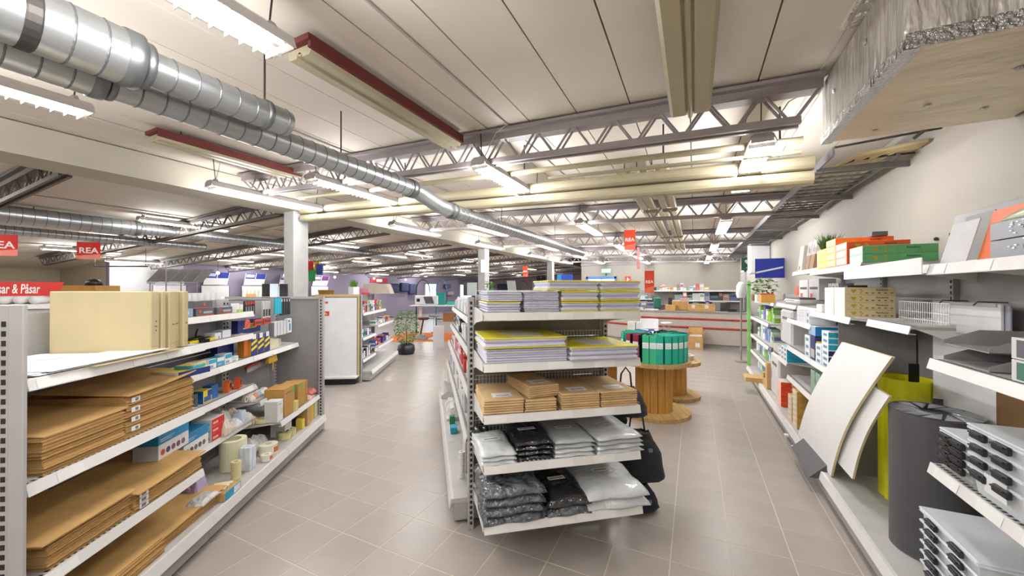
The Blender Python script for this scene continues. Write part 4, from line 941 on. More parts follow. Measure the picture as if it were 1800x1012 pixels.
# left side run goods
GC=['d9dadb','c9cccf','e0dfe2','b9c4cb','d9d2cc','c4ccd4']
def fill(F,x0,x1,yf,z,hmin,hmax,cols,label,grp,cat='box',seed=0,d=.12,wmin=.05,wmax=.11,name='carton',maxn=18):
    if name=='carton' and cat=='box': name='craft_pack' if F is W else ('supply_pack' if F is K else 'shop_item')
    rnd=random.Random(seed); x=x0; k=1
    while x<x1-.03 and k<=maxn:
        w_=rnd.uniform(wmin,wmax)
        if x+w_>x1: break
        c=rnd.choice(cols); h=rnd.uniform(hmin,hmax); c2=rnd.choice(cols)
        carton(F,x+w_/2,yf+d/2+rnd.uniform(0,.02),z,w_-.006,d*rnd.uniform(.8,1),h,[C(c)]*4,label%ORD[k],cat,grp,decals=[('f',.1,.5,.9,.85,c2),('+',.1,.5,.9,.85,c2),('-',.1,.3,.9,.6,c2)],name=name)
        x+=w_; k+=1
for i,(z,set_) in enumerate(((1.2,.17),(.98,.15),(.76,.12),(.5,.1))):
    nm=['top','second','third','fourth'][i]
    fill(K,.05,2.64,set_+.03,z+.041,.09,.15,[GC,['1c1c20','d9d9da','1f2a5c','e2e2e0'],['b32a2a','e8e0e0','c8c8cc','d04040'],GC][i],'carton on the %s shelf, left side of centre gondola, %%s from far end'%nm,'goods on the %s shelf left side'%nm,seed=i,wmin=.09,wmax=.15)
for i in range(4):
    t_=roll(K,2.42,.10+.0*i,.163+.045*i,.022,.043,C('e8e6e2'),'small white roll, centre gondola deck, near end, %s from the bottom'%ORD[i+1],.4,'white rolls on the centre deck')
carton(K,2.25,.2,.163,.22,.14,.26,[C('dcdad8'),C('dcdad8'),C('d8d6d6'),C('c9bfbf')],'plain white upright carton on the deck of the centre gondola')
carton(K,1.55,.10,.163,.10,.06,.05,[C('2aa0bd')]*4,'small turquoise packet on the deck of the centre gondola')
carton(K,1.35,.10,.163,.05,.05,.08,[C('1d7a4a')]*4,'small green packet on the deck of the centre gondola')
bag(K,.25,.12,.163,.4,.2,.3,mat('white_cloth_bag','d8d5cf',.8),'white sack slumped at the far end of the centre gondola deck',seed=15)
bag(K,1.0,.15,.163,.5,.2,.14,M_crinkle,'clear film bundle lying on the deck of the centre gondola',seed=16)
o=obj('angled_white_board',MB().bbox(-.003,-.07,0,.003,.07,.32,.001),M_paper,None,K.w(.02,.0,.70),0,'white sheet leaning out at the far end of the centre gondola','board',rot=(0,RD(18),K.a))
# things on top of the run
obj('black_tube',MB().tube([(0,0,0),(.75,.1,0)],.018,10),M_black,None,K.w(.6,.30,1.425),0,'long black tube lying across the top of the centre gondola','tube',rot=(0,0,M.a+.15))
for i,(x,y,c,r,lab) in enumerate(((.9,.30,'2a2c30',.3,'black and clear display stand on top of the centre gondola'),(1.0,.33,'9aa0a0',-.2,'grey picture card leaning on the black display stand'))):
    carton(K,x,y,1.402,.11,.02,.14,[C(c)]*4,lab,'display stand',rot=1.2+r)

# --- spools and binders
def spool(x,y,R_,H,label,rd=.52):
    t=thing('cable_drum',label,'cable drum',(x,y,0),.3)
    for z0 in (0,H-.045):
        n=9
        for k in range(n):
            a=-R_+2*R_*k/n; b_=-R_+2*R_*(k+1)/n; pts=[]
            def yy(u): return math.sqrt(max(0,R_*R_-u*u))
            us=[a+.0015+(b_-a-.003)*i/5 for i in range(6)]
            poly=[(u,-yy(u)) for u in us]+[(u,yy(u)) for u in us[::-1]]
            if yy(us[0])<1e-4: poly[0]=(us[0],-.002); poly[-1]=(us[0],.002)
            if yy(us[-1])<1e-4: poly[5]=(us[5],-.002); poly[6]=(us[5],.002)
            obj('disc_plank',MB().prism(poly,z0+.0002,z0+.045),M_pine2,t)
    n=16; r=R_*rd
    for k in range(n):
        a0=2*pi*k/n+.012; a1=2*pi*(k+1)/n-.012
        p=[(r*cos(a0),r*sin(a0)),(r*cos(a1),r*sin(a1)),((r-.022)*cos(a1),(r-.022)*sin(a1)),((r-.022)*cos(a0),(r-.022)*sin(a0))]
        obj('stave',MB().prism(p,.045,H-.045),M_pine,t)
    for k in range(3): a=k*2.1; obj('bolt',MB().lathe([(.0,H+.006),(.014,H+.004),(.014,H)],10,(R_*.7*cos(a),R_*.7*sin(a),0)),M_tray2,t)
    return t
spool(-.44,4.84,.41,.64,'pine cable drum table topped with a ring of teal binders')
spool(-.28,5.72,.36,.50,'second pine cable drum standing behind the first one')
spool(-1.02,4.80,.30,.63,'orange toned cable drum half hidden by the centre unit')
def binder(x,y,z,a,c,label,group=None,h=.315):
    t=thing('lever_arch_binder',label,'binder',(x,y,z),a,group)
    obj('spine',MB().bbox(-.036,0,0,.036,.006,h,.002),c,t)
    obj('cover',MB().bbox(-.036,.006,0,-.033,.28,h,.001),c,t); obj('cover',MB().bbox(.033,.006,0,.036,.28,h,.001),c if c is not M_crimson else M_navy,t)
    obj('spine_label',MB().box(-.034,-.0008,.17,.034,0,.235).box(-.02,-.0012,.19,.02,-.0008,.193,1).box(-.02,-.0012,.21,.016,-.0008,.2125,1),[C('e6ecec'),C('9aa0a4')],t)
    obj('paper_block',MB().box(-.032,.02,.008,.032,.26,h-.02),M_paper,t); return t
cx,cy,cr=-.44,4.84,.375
angs=[(-133,M_crimson),(-116,M_crimson),(-98,M_green2),(-86,M_green2),(-75,M_teal),(-61,M_teal),(-48,M_teal),(-35,M_teal),(-20,M_teal),(-6,M_teal),(12,M_navy),(30,M_teal),(52,M_navy),(75,M_navy),(100,C('1f5a9a')),(128,C('1f5a9a')),(155,M_teal),(-155,M_teal),(-174,M_teal)]
nms={id(M_crimson):'crimson',id(M_green2):'sea green',id(M_teal):'teal',id(M_navy):'navy'}
cnt={}
for a,c in angs:
    k=nms.get(id(c),'blue'); cnt[k]=cnt.get(k,0)+1
    px=cx+cr*cos(RD(a)); py=cy+cr*sin(RD(a))
    binder(px,py,.641,RD(a+90),c,'%s lever arch binder on the cable drum, %s %s one counted counter-clockwise'%(k,ORD[cnt[k]],k),'binders on the cable drum')
carton(Fr(-.75,4.95,25),0,0,.641,.06,.25,.30,[C('7ab648')]*4,'lime green binder standing upright at the back of the binder ring','binder')
roll(Fr(0,0,0),-.12,5.8,.501,.12,.06,C('b9b6ad'),'grey round tin on the second cable drum',.7,cat='tin')
# --- counter with red stripes
ctr=thing('counter','long beige service counter with two red rails and a grey top','counter',(0,0,0))
M_ctr=mat('counter_beige','b5aea5',.5,var=.02); M_cred=mat('counter_red_rail','9a2a1c',.4)
poly=[(-2.8,11.6),(-1.6,10.95),(-.9,10.75),(.25,10.68),(1.22,10.55)]
for a,b_ in zip(poly[:-1],poly[1:]):
    v=Vector((b_[0]-a[0],b_[1]-a[1])); ln=v.length; an=math.atan2(v.y,v.x)
    Fq=Fr(a[0],a[1],math.degrees(an))
    for nm,pr,m_ in (('front_panel',[(0,.11),(0,.885),(.03,.885),(.03,.11)],M_ctr),('red_rail',[(-.012,.70),(-.02,.715),(-.02,.735),(-.012,.75),(0,.75),(0,.70)],M_cred),('red_rail',[(-.012,.48),(-.02,.495),(-.02,.515),(-.012,.53),(0,.53),(0,.48)],M_cred),('plinth',[(.05,0),(.05,.11),(.08,.11),(.08,0)],M_base),('worktop',[(-.02,.885),(-.02,.91),(.6,.91),(.6,.885)],C('8c8a88'))):
        obj(nm,MB().prism(pr,0,ln,plane='yz'),m_,ctr,(a[0],a[1],0),an)
c2=obj('back_worktop',MB().box(-3,11.66,.86,1.2,12.55,.9).box(-3,12.5,0,1.2,12.55,.86),C('3c3a3c'),None,(0,0,0),0,'dark work surface running behind the striped counter','worktop')
F0=Fr(0,0,0)
for i,(x,y,w_,h,lab,dz) in enumerate(((-.57,10.95,.25,.15,'brown carton nearest the left on the striped counter',0),(-.35,11.15,.38,.25,'larger brown carton with crossed tape behind the counter cartons',0),(.0,10.95,.29,.18,'brown carton with a white label in the middle of the counter',0),(.31,10.93,.33,.18,'wide brown carton with a white label, right of the middle one',0))):
    carton(F0,x,y,.912+dz,w_,.22,h,[M_cardl,M_cardl,M_card,M_card],lab,decals=[('f',.3,.4,.55,.9,'e3e0dc')] if i>1 else ())
o=thing('open_carton','open brown carton standing on the floor against the counter','box',(.02,10.45,0)); obj('carton_body',MB().bbox(-.15,-.1,0,.17,.15,.32,.003),M_card,o)
obj('flap',MB().box(-.15,.15,.32,.17,.155,.52),M_card,o); obj('flap',MB().prism([(-.15,.32),(-.18,.46),(-.175,.46),(-.145,.32)],-.1,.15,plane='xz'),M_card,o); obj('flap',MB().prism([(.17,.32),(.21,.44),(.205,.44),(.165,.32)],-.1,.15,plane='xz'),M_card,o); obj('white_filling',MB().box(-.13,-.09,.32,.15,.13,.345),M_paper,o); obj('white_label',MB().box(.0,-.101,.06,.1,-.1,.16),M_paper,o)
for i in range(2): carton(F0,-1.5+.22*i,10.5,0,.2,.2,.62,[C('d5d2ce')]*4,'tall white carton beside the counter, %s one'%['left','right'][i])
# white shell chair and magnifier lamps
for i,(x,y) in enumerate(((-1.0,9.9),(-.62,10.1))):
    t=thing('shell_chair' if i==0 else 'desk_stool',['white plastic shell chair in front of the counter','small chrome stool with a white seat by the counter'][i],'chair',(x,y,0),.4)
    if i==0:
        vs=[];n=12
        for a in range(n+1):
            for b_ in range(6):
                th=pi*a/n; rr=.22; vs.append((rr*cos(th),rr*.6*sin(th)*(1)+.0,.48+.05*b_+(.02 if 0<a<n else .0)))
        fs=[(a*6+b_,(a+1)*6+b_,(a+1)*6+b_+1,a*6+b_+1) for a in range(n) for b_ in range(5)]
        obj('backrest',MB().add(vs,fs),M_paper,t,smooth=True); obj('seat',MB().lathe([(0,.43),(.2,.44),(.22,.48)],18),M_paper,t,smooth=True)
    else: obj('seat',MB().lathe([(0,.60),(.12,.62),(.14,.66),(0,.67)],18),M_paper,t,smooth=True)
    for k in range(4): a=k*pi/2+.7; obj('leg',MB().tube([(.08*cos(a),.08*sin(a),.44 if i==0 else .6),(.2*cos(a),.2*sin(a),0)],.009,6),M_galv,t)
# goods behind the counter, a shelf wall
for i,(z,x0,x1) in enumerate(((1.14,-.6,1.2),(1.44,-1.3,1.2),(1.18,-2.6,-1.2))):
    s_=obj('wall_shelf',MB().box(x0,12.7,z-.03,x1,13.05,z),M_rail,None,(0,0,0),0,['lower white shelf behind the counter at the right','upper white shelf behind the counter','short white shelf behind the counter at the left'][i],'shelf')
obj('shelf_backing',MB().box(-3,13.05,.3,1.3,13.10,1.47),M_base,None,(0,0,0),0,'grey partition carrying the shelves behind the counter','partition')
cols=['b9b9bd','d9d6cf','8b8b90','c2a46c','4a5a8c','c9ced6','9a6a5a','dad4c0','3b3b3f','7f9a86','c26a5a']
fill(F0,-1.25,1.15,12.72,1.441,.08,.22,cols,'small boxed item on the upper shelf behind the counter, %s from the left','goods on the upper back shelf',seed=21,d=.2,wmin=.06,wmax=.14)
fill(F0,-.55,1.15,12.72,1.141,.14,.27,cols,'boxed item on the lower shelf behind the counter, %s from the left','goods on the lower back shelf',seed=22,d=.2,wmin=.1,wmax=.24)
fill(F0,-2.55,-1.25,12.72,1.181,.06,.2,['2f8f86','d5d5d5','8aa0b0','7fb6b0','c9c9c9'],'pale teal or white item on the left back shelf, %s from the left','goods on the left back shelf',seed=23,d=.2,wmin=.07,wmax=.18)
fill(F0,-2.9,1.1,12.05,.901,.10,.26,cols,'item on the dark work surface behind the counter, %s from the left','goods on the dark work surface',seed=24,d=.3,wmin=.10,wmax=.24)
carton(F0,.0,12.0,.96,.28,.05,.25,[C('d6b9bb')]*4,'upright pinkish white picture box leaning behind the counter','box') if False else None
t=thing('display_bag','green white cloth bag on the dark work surface','bag',(-.98,11.9,.9)); obj('bag_body',MB().bbox(-.1,-.05,0,.1,.05,.34,.03),C('1f6b56'),t)
# REA signs
def rea(x,y,z,w_,h,label,a=0.,m_=M_redsign,cap='REA'):
    t=thing('sale_sign',label,'sign',(x,y,z),a)
    obj('sign_sheet',MB().bbox(-w_/2,-.002,-h/2,w_/2,.002,h/2,.0005),m_,t)
    obj('lower_band',MB().prism([(-w_/2+.001,-h/2+.001),(w_/2-.001,-h/2+.001),(w_/2-.001,-h*.18),(-w_/2+.001,-h*.30)],-.0032,-.0022,plane='xz'),C('e26a4e') if m_ is M_redsign else C('e88a7c'),t)
    lettering(cap,w_*.44,M_txtw,t,(0,-.004,0),(RD(90),0,0),.0008,.0,w_*.008,(1.05,1,1))
    for s_ in (-1,1): obj('hanging_thread',MB().tube([(s_*w_*.45,0,h/2),(s_*w_*.45,0,max(h/2+.02,zc(x)-z))],.0012,4),M_wire,t)
    return t
rea(-1.07,7.25,2.385,.20,.37,'upper orange red sale sign hanging over the right aisle',RD(8))
rea(-.85,8.45,1.63,.19,.47,'lower orange red sale sign hanging before the counter',RD(6))
rea(-.98,7.7,2.08,.16,.42,'edge-on red and white sale sign turned sideways over the aisle',RD(80))
rea(-8.6,2.5,2.08,.28,.27,'square red sale sign hanging in the left hall, second from the picture edge',RD(48),M_redsign2)
rea(-8.18,1.58,2.05,.30,.28,'square red sale sign cut by the left picture edge',RD(52),M_redsign2)
rea(-4.9,11.2,2.05,.16,.34,'small orange sale sign hanging right of the second column',RD(10))
t=thing('aisle_sign','long red hanging sign lettered for bags at the left picture edge','sign',(-6.38,1.40,1.475),RD(69))
# board runs leftwards out of the frame
obj('sign_sheet',MB().prism([(-1.6,-.075),(.20,-.075),(.26,.075),(-1.6,.075)],-.003,.003,plane='xz'),M_redsign2,t)
me_=lettering('sar & Påsar',.14,M_txtw,t,(-.05,-.005,-.004),(RD(90),0,0),.001,.12,.002,(.43,1,1))
for x in (-1.2,.1): obj('sign_post',MB().tube([(x,.01,-.07),(x,.01,-.2)],.006,6),M_white,t)
g=thing('shelving_unit','white gondola top with paper rolls behind the cream archive boxes','shelving',(-6.35,1.2,0),RD(60))
obj('top_shelf',MB().bbox(-1.6,-.2,1.27,.5,.2,1.32,.004),M_rail,g); obj('back_panel',MB().bbox(-1.6,-.16,.0,.5,-.12,1.27,.004),M_white,g)
for i in range(14): obj('paper_roll',MB().tube([(-1.0+.1*i,-.17,1.362),(-1.0+.1*i,.17,1.362)],.04,12),C('dcdad8'),None,(-6.35+cos(RD(60))*0,1.2,0),RD(60),'white paper roll lying under the long red sign, %s from the left'%ORD[i+1],'paper roll','white paper rolls under the bag sign',smooth=True)

# ---------------- goods on the right wall ----------------
def rb(Y,X,z,wy,dx,h,ms,label,**k): return carton(R,-Y,X,z,wy,dx,h,ms,label,**k)     # Y, X = centre
M_rgreen=mat('paper_box_green','5fa36a',.5,var=.12,scale=25); M_rlgreen=mat('paper_box_mint','a9d2b4',.5,var=.1,scale=25)
M_ror=mat('paper_box_orange','d96a1c',.5,var=.08,scale=20); M_rlor=mat('paper_box_peach','eab07a',.5,var=.12,scale=25)
M_rred=mat('paper_box_redorange','cf4f22',.5,var=.08,scale=20); M_rpk=mat('paper_box_pink','e6a596',.5,var=.12,scale=25)
M_ryl=mat('paper_box_yellow','dfdc62',.5,var=.1,scale=25); M_rcr=mat('paper_box_cream','cbb98e',.5,var=.05,scale=20); M_rwh=mat('paper_box_white_floral','e6e3d8',.5,var=.08,scale=40)
M_rcol={'g':(M_rgreen,M_rlgreen),'o':(M_ror,M_rlor),'r':(M_rred,M_rpk),'y':(M_ryl,M_ryl),'c':(M_rcr,M_rwh)}
def hearts(o,w_,d,h,m_,xs):
    mb=MB()
    for i,ax in enumerate(xs):
        y=-d/2+ax*d; z=h*.5; s_=h*.30; e=w_/2
        pts=[(0,-s_),(s_,s_*.25),(s_*.75,s_*.8),(s_*.3,s_*.85),(0,s_*.45),(-s_*.3,s_*.85),(-s_*.75,s_*.8),(-s_,s_*.25)]
        mb.prism([(y+p[0],z+p[1]) for p in pts],e+.0003,e+.0009,plane='yz')
    obj('printed_hearts',mb,m_,o)
def paperbox(kind,Y,X0,z,label,dx=.30,wy=.205,grp=None,txt=True):
    a,b_=M_rcol[kind]
    o=rb(Y,X0+dx/2,z,wy,dx,.0475,[a,a,b_,a],label,group=grp,decals=[('f',.12,.2,.88,.8,{'g':'c9e2d0','o':'f0c89a','r':'efc0b4','y':'ece97a','c':'f0eee6'}[kind])],name='paper_box')
    if txt:
        hearts(o,wy,dx,.0475,M_gold,[.18]); 
        mb=MB(); 
        for i in range(5): mb.box(wy/2+.0003,-dx/2+dx*(.42+.12*i),.008,wy/2+.0008,-dx/2+dx*(.42+.12*i)+.012,.016,1)
        for k_ in range(3): mb.box(wy/2+.0003,-dx/2+dx*.30+.008*(k_%2),.008+.011*k_,wy/2+.0008,-dx/2+dx*.30+.010+.008*(k_%2),.016+.011*k_)
        obj('printed_icons',mb,[M_gold,C('7a6c48') if kind=='c' else a],o)
        lettering('Rainbow',.017,C('3c3424'),o,(wy/2+.001,.06,.031),(RD(90),0,RD(90)),.0003)
    return o
zt=1.627
for k in range(3): paperbox('y',3.62,.875,zt+.048*k,'yellow paper box, leftmost stack, top right shelf, %s from the bottom'%ORD[k+1],grp='yellow paper boxes',txt=False)
for k in range(4): paperbox('o',3.41,.875,zt+.048*k,'orange paper box, second stack, top right shelf, %s from the bottom'%ORD[k+1],grp='orange paper boxes')
for k in range(3): paperbox('r',3.20,.875,zt+.048*k,'red orange paper box with a pink end, behind the green ones, %s from the bottom'%ORD[k+1],grp='red paper boxes')
for k in range(2): paperbox('g',2.98,.885,zt+.048*k,'green paper box with a mint end at the front of the coloured stack, %s one'%['lower','upper'][k],.32)
rb(3.35,1.10,zt+.193,.12,.08,.03,[C('4a4a4c')]*4,'small dark block lying on the orange paper boxes')
zt=1.29
for c_ in range(2):
    for k in range(4): paperbox('c',3.49-.215*c_,.885,zt+.048*k,'cream and white paper box with gold hearts, %s stack, %s from the bottom'%(['farther','nearer'][c_],ORD[k+1]),.25,grp='cream paper boxes %s stack'%['farther','nearer'][c_],txt=c_==1)
rb(3.80,1.0,1.29,.14,.2,.06,[WH,WH,WH,WH],'low white packet next to the cream paper boxes')
def ink(Y,X,z,wy,h,c,label,grp=None,dx=.26): 
    cc=C(c); return rb(Y,X+dx/2,z,wy,dx,h,[cc,WH,WH,cc],label,group=grp,decals=[('f',.25,.2,.8,.65,'5a86a8'),('+',0,.9,1,1.0,'e6e6ea'),('+',0,0,1,.08,'e6e6ea')],name='ink_box')
nvc='23265e'; tlc='1fa0b8'; bluc='1a6ea6'
z=.889
for k in range(6): ink(3.57,.88,z+.045*k,.16,.044,[nvc,nvc,nvc,tlc,tlc,tlc][k],'white fronted ink box, nearest stack on the ink shelf, %s from the bottom'%ORD[k+1],'nearest ink box stack',.34)
for k in range(3): ink(3.74,.88,z+.05*k,.15,.048,'dfe2e8','small white ink box, second stack on the ink shelf, %s from the bottom'%ORD[k+1],'second ink box stack',.3)
rb(3.90,.88+.17,z,.13,.34,.20,[C(nvc)]*4,'tall navy ink carton with a yellow and blue end',decals=[('f',.1,.1,.9,.45,'b9b4a4'),('+',.03,.5,.3,.8,'dcd01e'),('+',.03,.1,.3,.45,'2a86c0')])
for k in range(3): ink(4.07,.88,z+.062*k,.15,.060,'dfe2e8','white ink box with blue seals, farthest stack on the ink shelf, %s from the bottom'%ORD[k+1],'farthest ink box stack',.3)
rb(3.92,.88+.17,z+.202,.20,.34,.075,[C(bluc),WH,C('8fb0c8'),C(bluc)],'teal blue ink carton lying on the navy one')
rb(3.78,1.25,z+.0,.5,.13,.32,[C('191a44')]*4,'deep navy carton row at the back of the ink shelf')
z=.579
for i in range(3):
    for k in range(3): rb(3.62+.14*i,.98,z+.075*k,.12,.2,.073,[mat('green_glass_print','7f9f88',.25,var=.35,scale=50)]*4,'green printed glass box, %s column, %s from the bottom'%(ORD[i+1],ORD[k+1]),group='green printed boxes')
rb(3.66,1.18,z,.3,.2,.24,[C('14181a')]*4,'black carton with white letters behind the green boxes',txt=[('Mul',.06,M_txtw,'f',.4,.5)])
z=.172
for k in range(6): rb(5.20,.95,z+.045*k,.22,.17,.044,[C('e05a2a'),C('dfd9d4'),C('e9b9a8'),C('dd4a1e')],'bright orange carton in the stack on the floor deck, %s from the bottom'%ORD[k+1],group='orange carton stack',decals=[('+',.55,.1,.95,.7,'ecc4b4')])
for c_,(Y,n) in enumerate(((4.40,7),(4.60,5),(4.72,6))):
    for k in range(n): rb(Y,.93 if c_<2 else 1.02,z+.05*k,.17,.15,.048,[C('c39a55'),C('cfa860'),C('cfc0a0'),C('bf9448')],'golden brown envelope box, %s stack on the floor deck, %s from the bottom'%(['nearest','middle','farthest'][c_],ORD[k+1]),group='golden box stack %s'%['near','mid','far'][c_],decals=[('f',.1,.3,.6,.8,'e2d9c8')])
# bay D
z=1.171
for c_ in range(4):
    for k in range(2): rb(4.05+.11*c_,.97,z+.055*k,.10,.18,.053,[C('dcdde2')]*4,'white label box with a green seal, column %s, %s layer'%(ORD[c_+1],['lower','upper'][k]),group='white label boxes',decals=[('f',.3,.2,.8,.75,['5f8fa0','d8dade','d6d6de','dcdce0'][c_])],cat='box')
for c_ in range(3):
    for k in range(3-c_//2): rb(4.94+.145*c_,.99,.701+.05*k,.135,.22,.048,[C(tlc),C('8fd0da'),WH,C(tlc)],'turquoise and white box under the ink shelf, column %s, %s from the bottom'%(ORD[c_+1],ORD[k+1]),group='turquoise boxes',decals=[('f',.2,.2,.7,.7,'6a6f86')])
for i in range(3):
    rb(4.02+.09*i,1.12,1.301,.08,.1,.22,[C(['b9bcc0','a8a8ac','c2c2c6'][i]),C('c0c0c4'),C('b8babd'),C('b0b0b4')],'silver and red blister box standing in the row, %s from the near end'%ORD[i+1],group='silver and red boxes',decals=[('f',.1,0,.9,.3,'c8695c'),('f',.4,.5,.7,.9,'5a5a5e')],cat='blister box')
rb(3.9,1.15,1.301,.12,.12,.2,[C('3a3a3e')]*4,'dark upright box between silver boxes and cream paper boxes')
def shaver(Y,X,label):
    o=rb(Y,X,1.652,.14,.14,.27,[C('9c7144'),C('8a633a'),C('9c7144'),C('9c7144')],label,decals=[('f',0,.5,1,1,'c9c4c2'),('f',.35,.62,.55,.85,'26262a'),('f',.65,.55,.85,.75,'a8504c'),('+',0,.5,1,1,'d8d3cf')],tilt=RD(-8)); return o
shaver(4.40,1.05,'brown and white machine box leaning on the top shelf, nearer one'); shaver(4.56,1.05,'brown and white machine box leaning on the top shelf, farther one')
rb(4.82,1.04,1.652,.16,.12,.26,[C('e6e2da')]*4,'cream white box standing at the far end of the top shelf',decals=[('f',.2,.05,.5,.2,'9a5a4a')],tilt=RD(-6))
rb(4.12,1.12,1.652,.16,.16,.13,[C('7c7c7e')]*4,'grey box on the top shelf behind the grass pot')
def grasspot(loc,m_,s_,label,pot=M_paper,n=70):
    t=thing('potted_grass',label,'potted plant',loc)
    obj('pot',MB().prism([(-.05*s_,-.05*s_),(.05*s_,-.05*s_),(.05*s_,.05*s_),(-.05*s_,.05*s_)],0,.11*s_).xf(Matrix.Diagonal((1,1,1,1))),pot,t)
    rnd=random.Random(3); mb=MB()
    for k in range(n):
        a=rnd.random()*6.28; r=.04*s_*rnd.random(); b_=rnd.random()*6.28; l=(.07+.06*rnd.random())*s_; ox=.045*s_*cos(b_)*rnd.random()*1.6; oy=.045*s_*sin(b_)*rnd.random()*1.6
        x,y=r*cos(a),r*sin(a); w2=.003*s_
        mb.add([(x-w2,y,.10*s_),(x+w2,y,.10*s_),(x+ox*.5+w2*.7,y+oy*.5,.10*s_+l*.6),(x+ox*.5-w2*.7,y+oy*.5,.10*s_+l*.6),(x+ox,y+oy,.10*s_+l)],[(0,1,2,3),(3,2,4)])
    obj('grass_blades',mb,m_,t,kind='stuff'); return t
grasspot((1.0,3.95,1.652),M_dgrass,1.25,'small dark green grass plant in a grey white pot on the top right shelf',C('c9c6c2'),160)
obj('partition_panel',MB().bbox(.93,3.462,.172,1.34,3.468,1.24,.001),mat('dark_partition_grey','8f8b8a',.5),None,(0,0,0),0,'dark grey partition panel between the ink boxes and the yellow tub','panel')
# bay B/A : panels, tub, roll
p=thing('flip_chart_pad','large white paper pad hanging on hooks over the yellow tub','paper pad',(0,0,0))
obj('pad_sheets',MB().bbox(1.262,2.53,.45,1.274,3.08,1.40,.002),M_paper,p); obj('pad_back',MB().bbox(1.276,2.50,.40,1.284,3.07,1.395,.002),C('9a98a6'),p)
for y in (2.66,2.95): obj('hook',MB().tube([(1.36,y,1.405),(1.25,y,1.408),(1.235,y,1.39)],.004,6),M_tray2,p); 
obj('header_bar',MB().bbox(1.255,2.55,1.385,1.262,3.06,1.402,.001),M_tray,p)
obj('bag_body',MB().bbox(1.22,1.95,.172,1.25,2.48,1.15,.004),C('6e5030'),thing('brown_panel','tall brown card panel standing behind the storage boxes','panel',(0,0,0)))
t=thing('yellow_sheet_roll','bright yellow sheet curled into an open tub on the floor deck','sheet roll',(1.184,3.20,.173))
def spiral(r0,r1,a0,a1,h,th=.003,n=40,wob=0.):
    mb=MB(); vs=[]
    for i in range(n+1):
        f=i/n; a=RD(a0+(a1-a0)*f); r=r0+(r1-r0)*f
        for (rr,z) in ((r,0),(r-th,0),(r-th,h+wob*sin(a)),(r,h+wob*sin(a))): vs.append((rr*cos(a),rr*sin(a),z))
    fs=[]
    for i in range(n):
        a=i*4; b_=a+4
        for k in range(4): fs.append((a+k,a+(k+1)%4,b_+(k+1)%4,b_+k))
    fs+=[(0,3,2,1),(n*4,n*4+1,n*4+2,n*4+3)]
    return mb.add(vs,fs)
M_yel=mat('yellow_plastic_sheet','eeea1e',.35,var=.04)
obj('curled_sheet',spiral(.140,.118,-150,250,.745),M_yel,t,smooth=False)
t=thing('black_sheet_roll','thick black sheet roll wrapped in clear film on the floor deck','sheet roll',(1.073,2.603,.173))
obj('rolled_sheet',spiral(.166,.150,-250,400,.69,.006,70,.006),mat('black_foam_sheet','3b393c',.5,var=.08),t)
obj('film_wrap',MB().lathe([(.168,.0),(.1685,.3),(.1685,.69),(.172,.71),(.160,.725)],40,(0,0,0)),mat('roll_wrap_film','f2f4f6',.12,var=0,bump=.25,bscale=5,alpha=.05,spec=.5,stretch=(1,1,3)),t,smooth=True)
mb=MB()
for i in range(14):
    a=i*.45; mb.add([(.165*cos(a),.165*sin(a),.69),(.05*cos(a+.8),.05*sin(a+.8),.692),(.165*cos(a+.4),.165*sin(a+.4),.694),(.12*cos(a+.2),.12*sin(a+.2),.70)],[(0,1,3),(1,2,3),(0,3,2)])
obj('film_folds',mb,film('folded_film','f2f4f6',.35,.08),t)
# leaning white boards
def leaning(A,B,Cc,Dd,th,bow,m_,me_,label):
    A,B,Cc,Dd=map(Vector,(A,B,Cc,Dd)); n=14; vs=[]
    nrm=(B-A).cross(Dd-A).normalized()
    if nrm.x>0: nrm=-nrm
    for i in range(n+1):
        v=i/n
        for j in range(5):
            u=j/4; p=A*(1-u)*(1-v)+B*u*(1-v)+Cc*u*v+Dd*(1-u)*v + Vector((bow[0],bow[1],bow[2]))*math.sin(pi*v)
            vs.append(tuple(p)); 
    N=len(vs); vs+=[tuple(Vector(p)-nrm*th) for p in vs]
    fs=[];ms=[]
    for i in range(n):
        for j in range(4):
            a=i*5+j; fs.append((a,a+1,a+6,a+5)); ms.append(0); fs.append((N+a,N+a+5,N+a+6,N+a+1)); ms.append(0)
    for i in range(n):
        a=i*5; fs.append((a,a+5,N+a+5,N+a)); ms.append(1); a+=4; fs.append((a,N+a,N+a+5,a+5)); ms.append(1)
    for j in range(4): fs.append((j,N+j,N+j+1,j+1)); ms.append(1); a=n*5+j; fs.append((a,a+1,N+a+1,N+a)); ms.append(1)
    mb=MB(); mb.v=vs; mb.f=fs; mb.m=ms
    return obj('foam_board',mb,[m_,me_],None,(0,0,0),0,label,'board',smooth=False)
M_fw=mat('white_foam_board','e9e8e6',.55,var=.01); M_fe=mat('cream_foam_edge','d9c79a',.7)
leaning((.83,4.15,.178),(.85,3.33,.176),(.864,2.46,1.14),(.855,3.12,1.13),.014,(-.01,.11,-.03),M_fw,M_fe,'large white foam board bowing as it leans on the right shelving')
leaning((.87,3.45,.30),(.875,3.02,.30),(.885,2.55,.93),(.88,3.02,.95),.012,(-.0,.06,0),M_fw,M_fe,'smaller cream edged foam board leaning behind the large white one')
t=thing('grey_card_holder','dark grey folded card holder sitting on the deck rail under the white board','holder',(0,0,0))
M_dg=mat('dark_grey_board','4f4d4f',.6,var=.03)
obj('front_panel',MB().prism([(.745,.115),(.86,.235),(.864,.231),(.749,.111)],3.40,3.98,plane='xz'),M_dg,t)
obj('end_flap',MB().prism([(.75,.115),(.86,.23),(.865,.12)],3.40,3.405,plane='xz').prism([(.75,.115),(.86,.23),(.865,.12)],3.975,3.98,plane='xz'),M_dg,t)
obj('rear_panel',MB().box(.862,3.40,.175,.866,3.98,.25),M_dg,t)
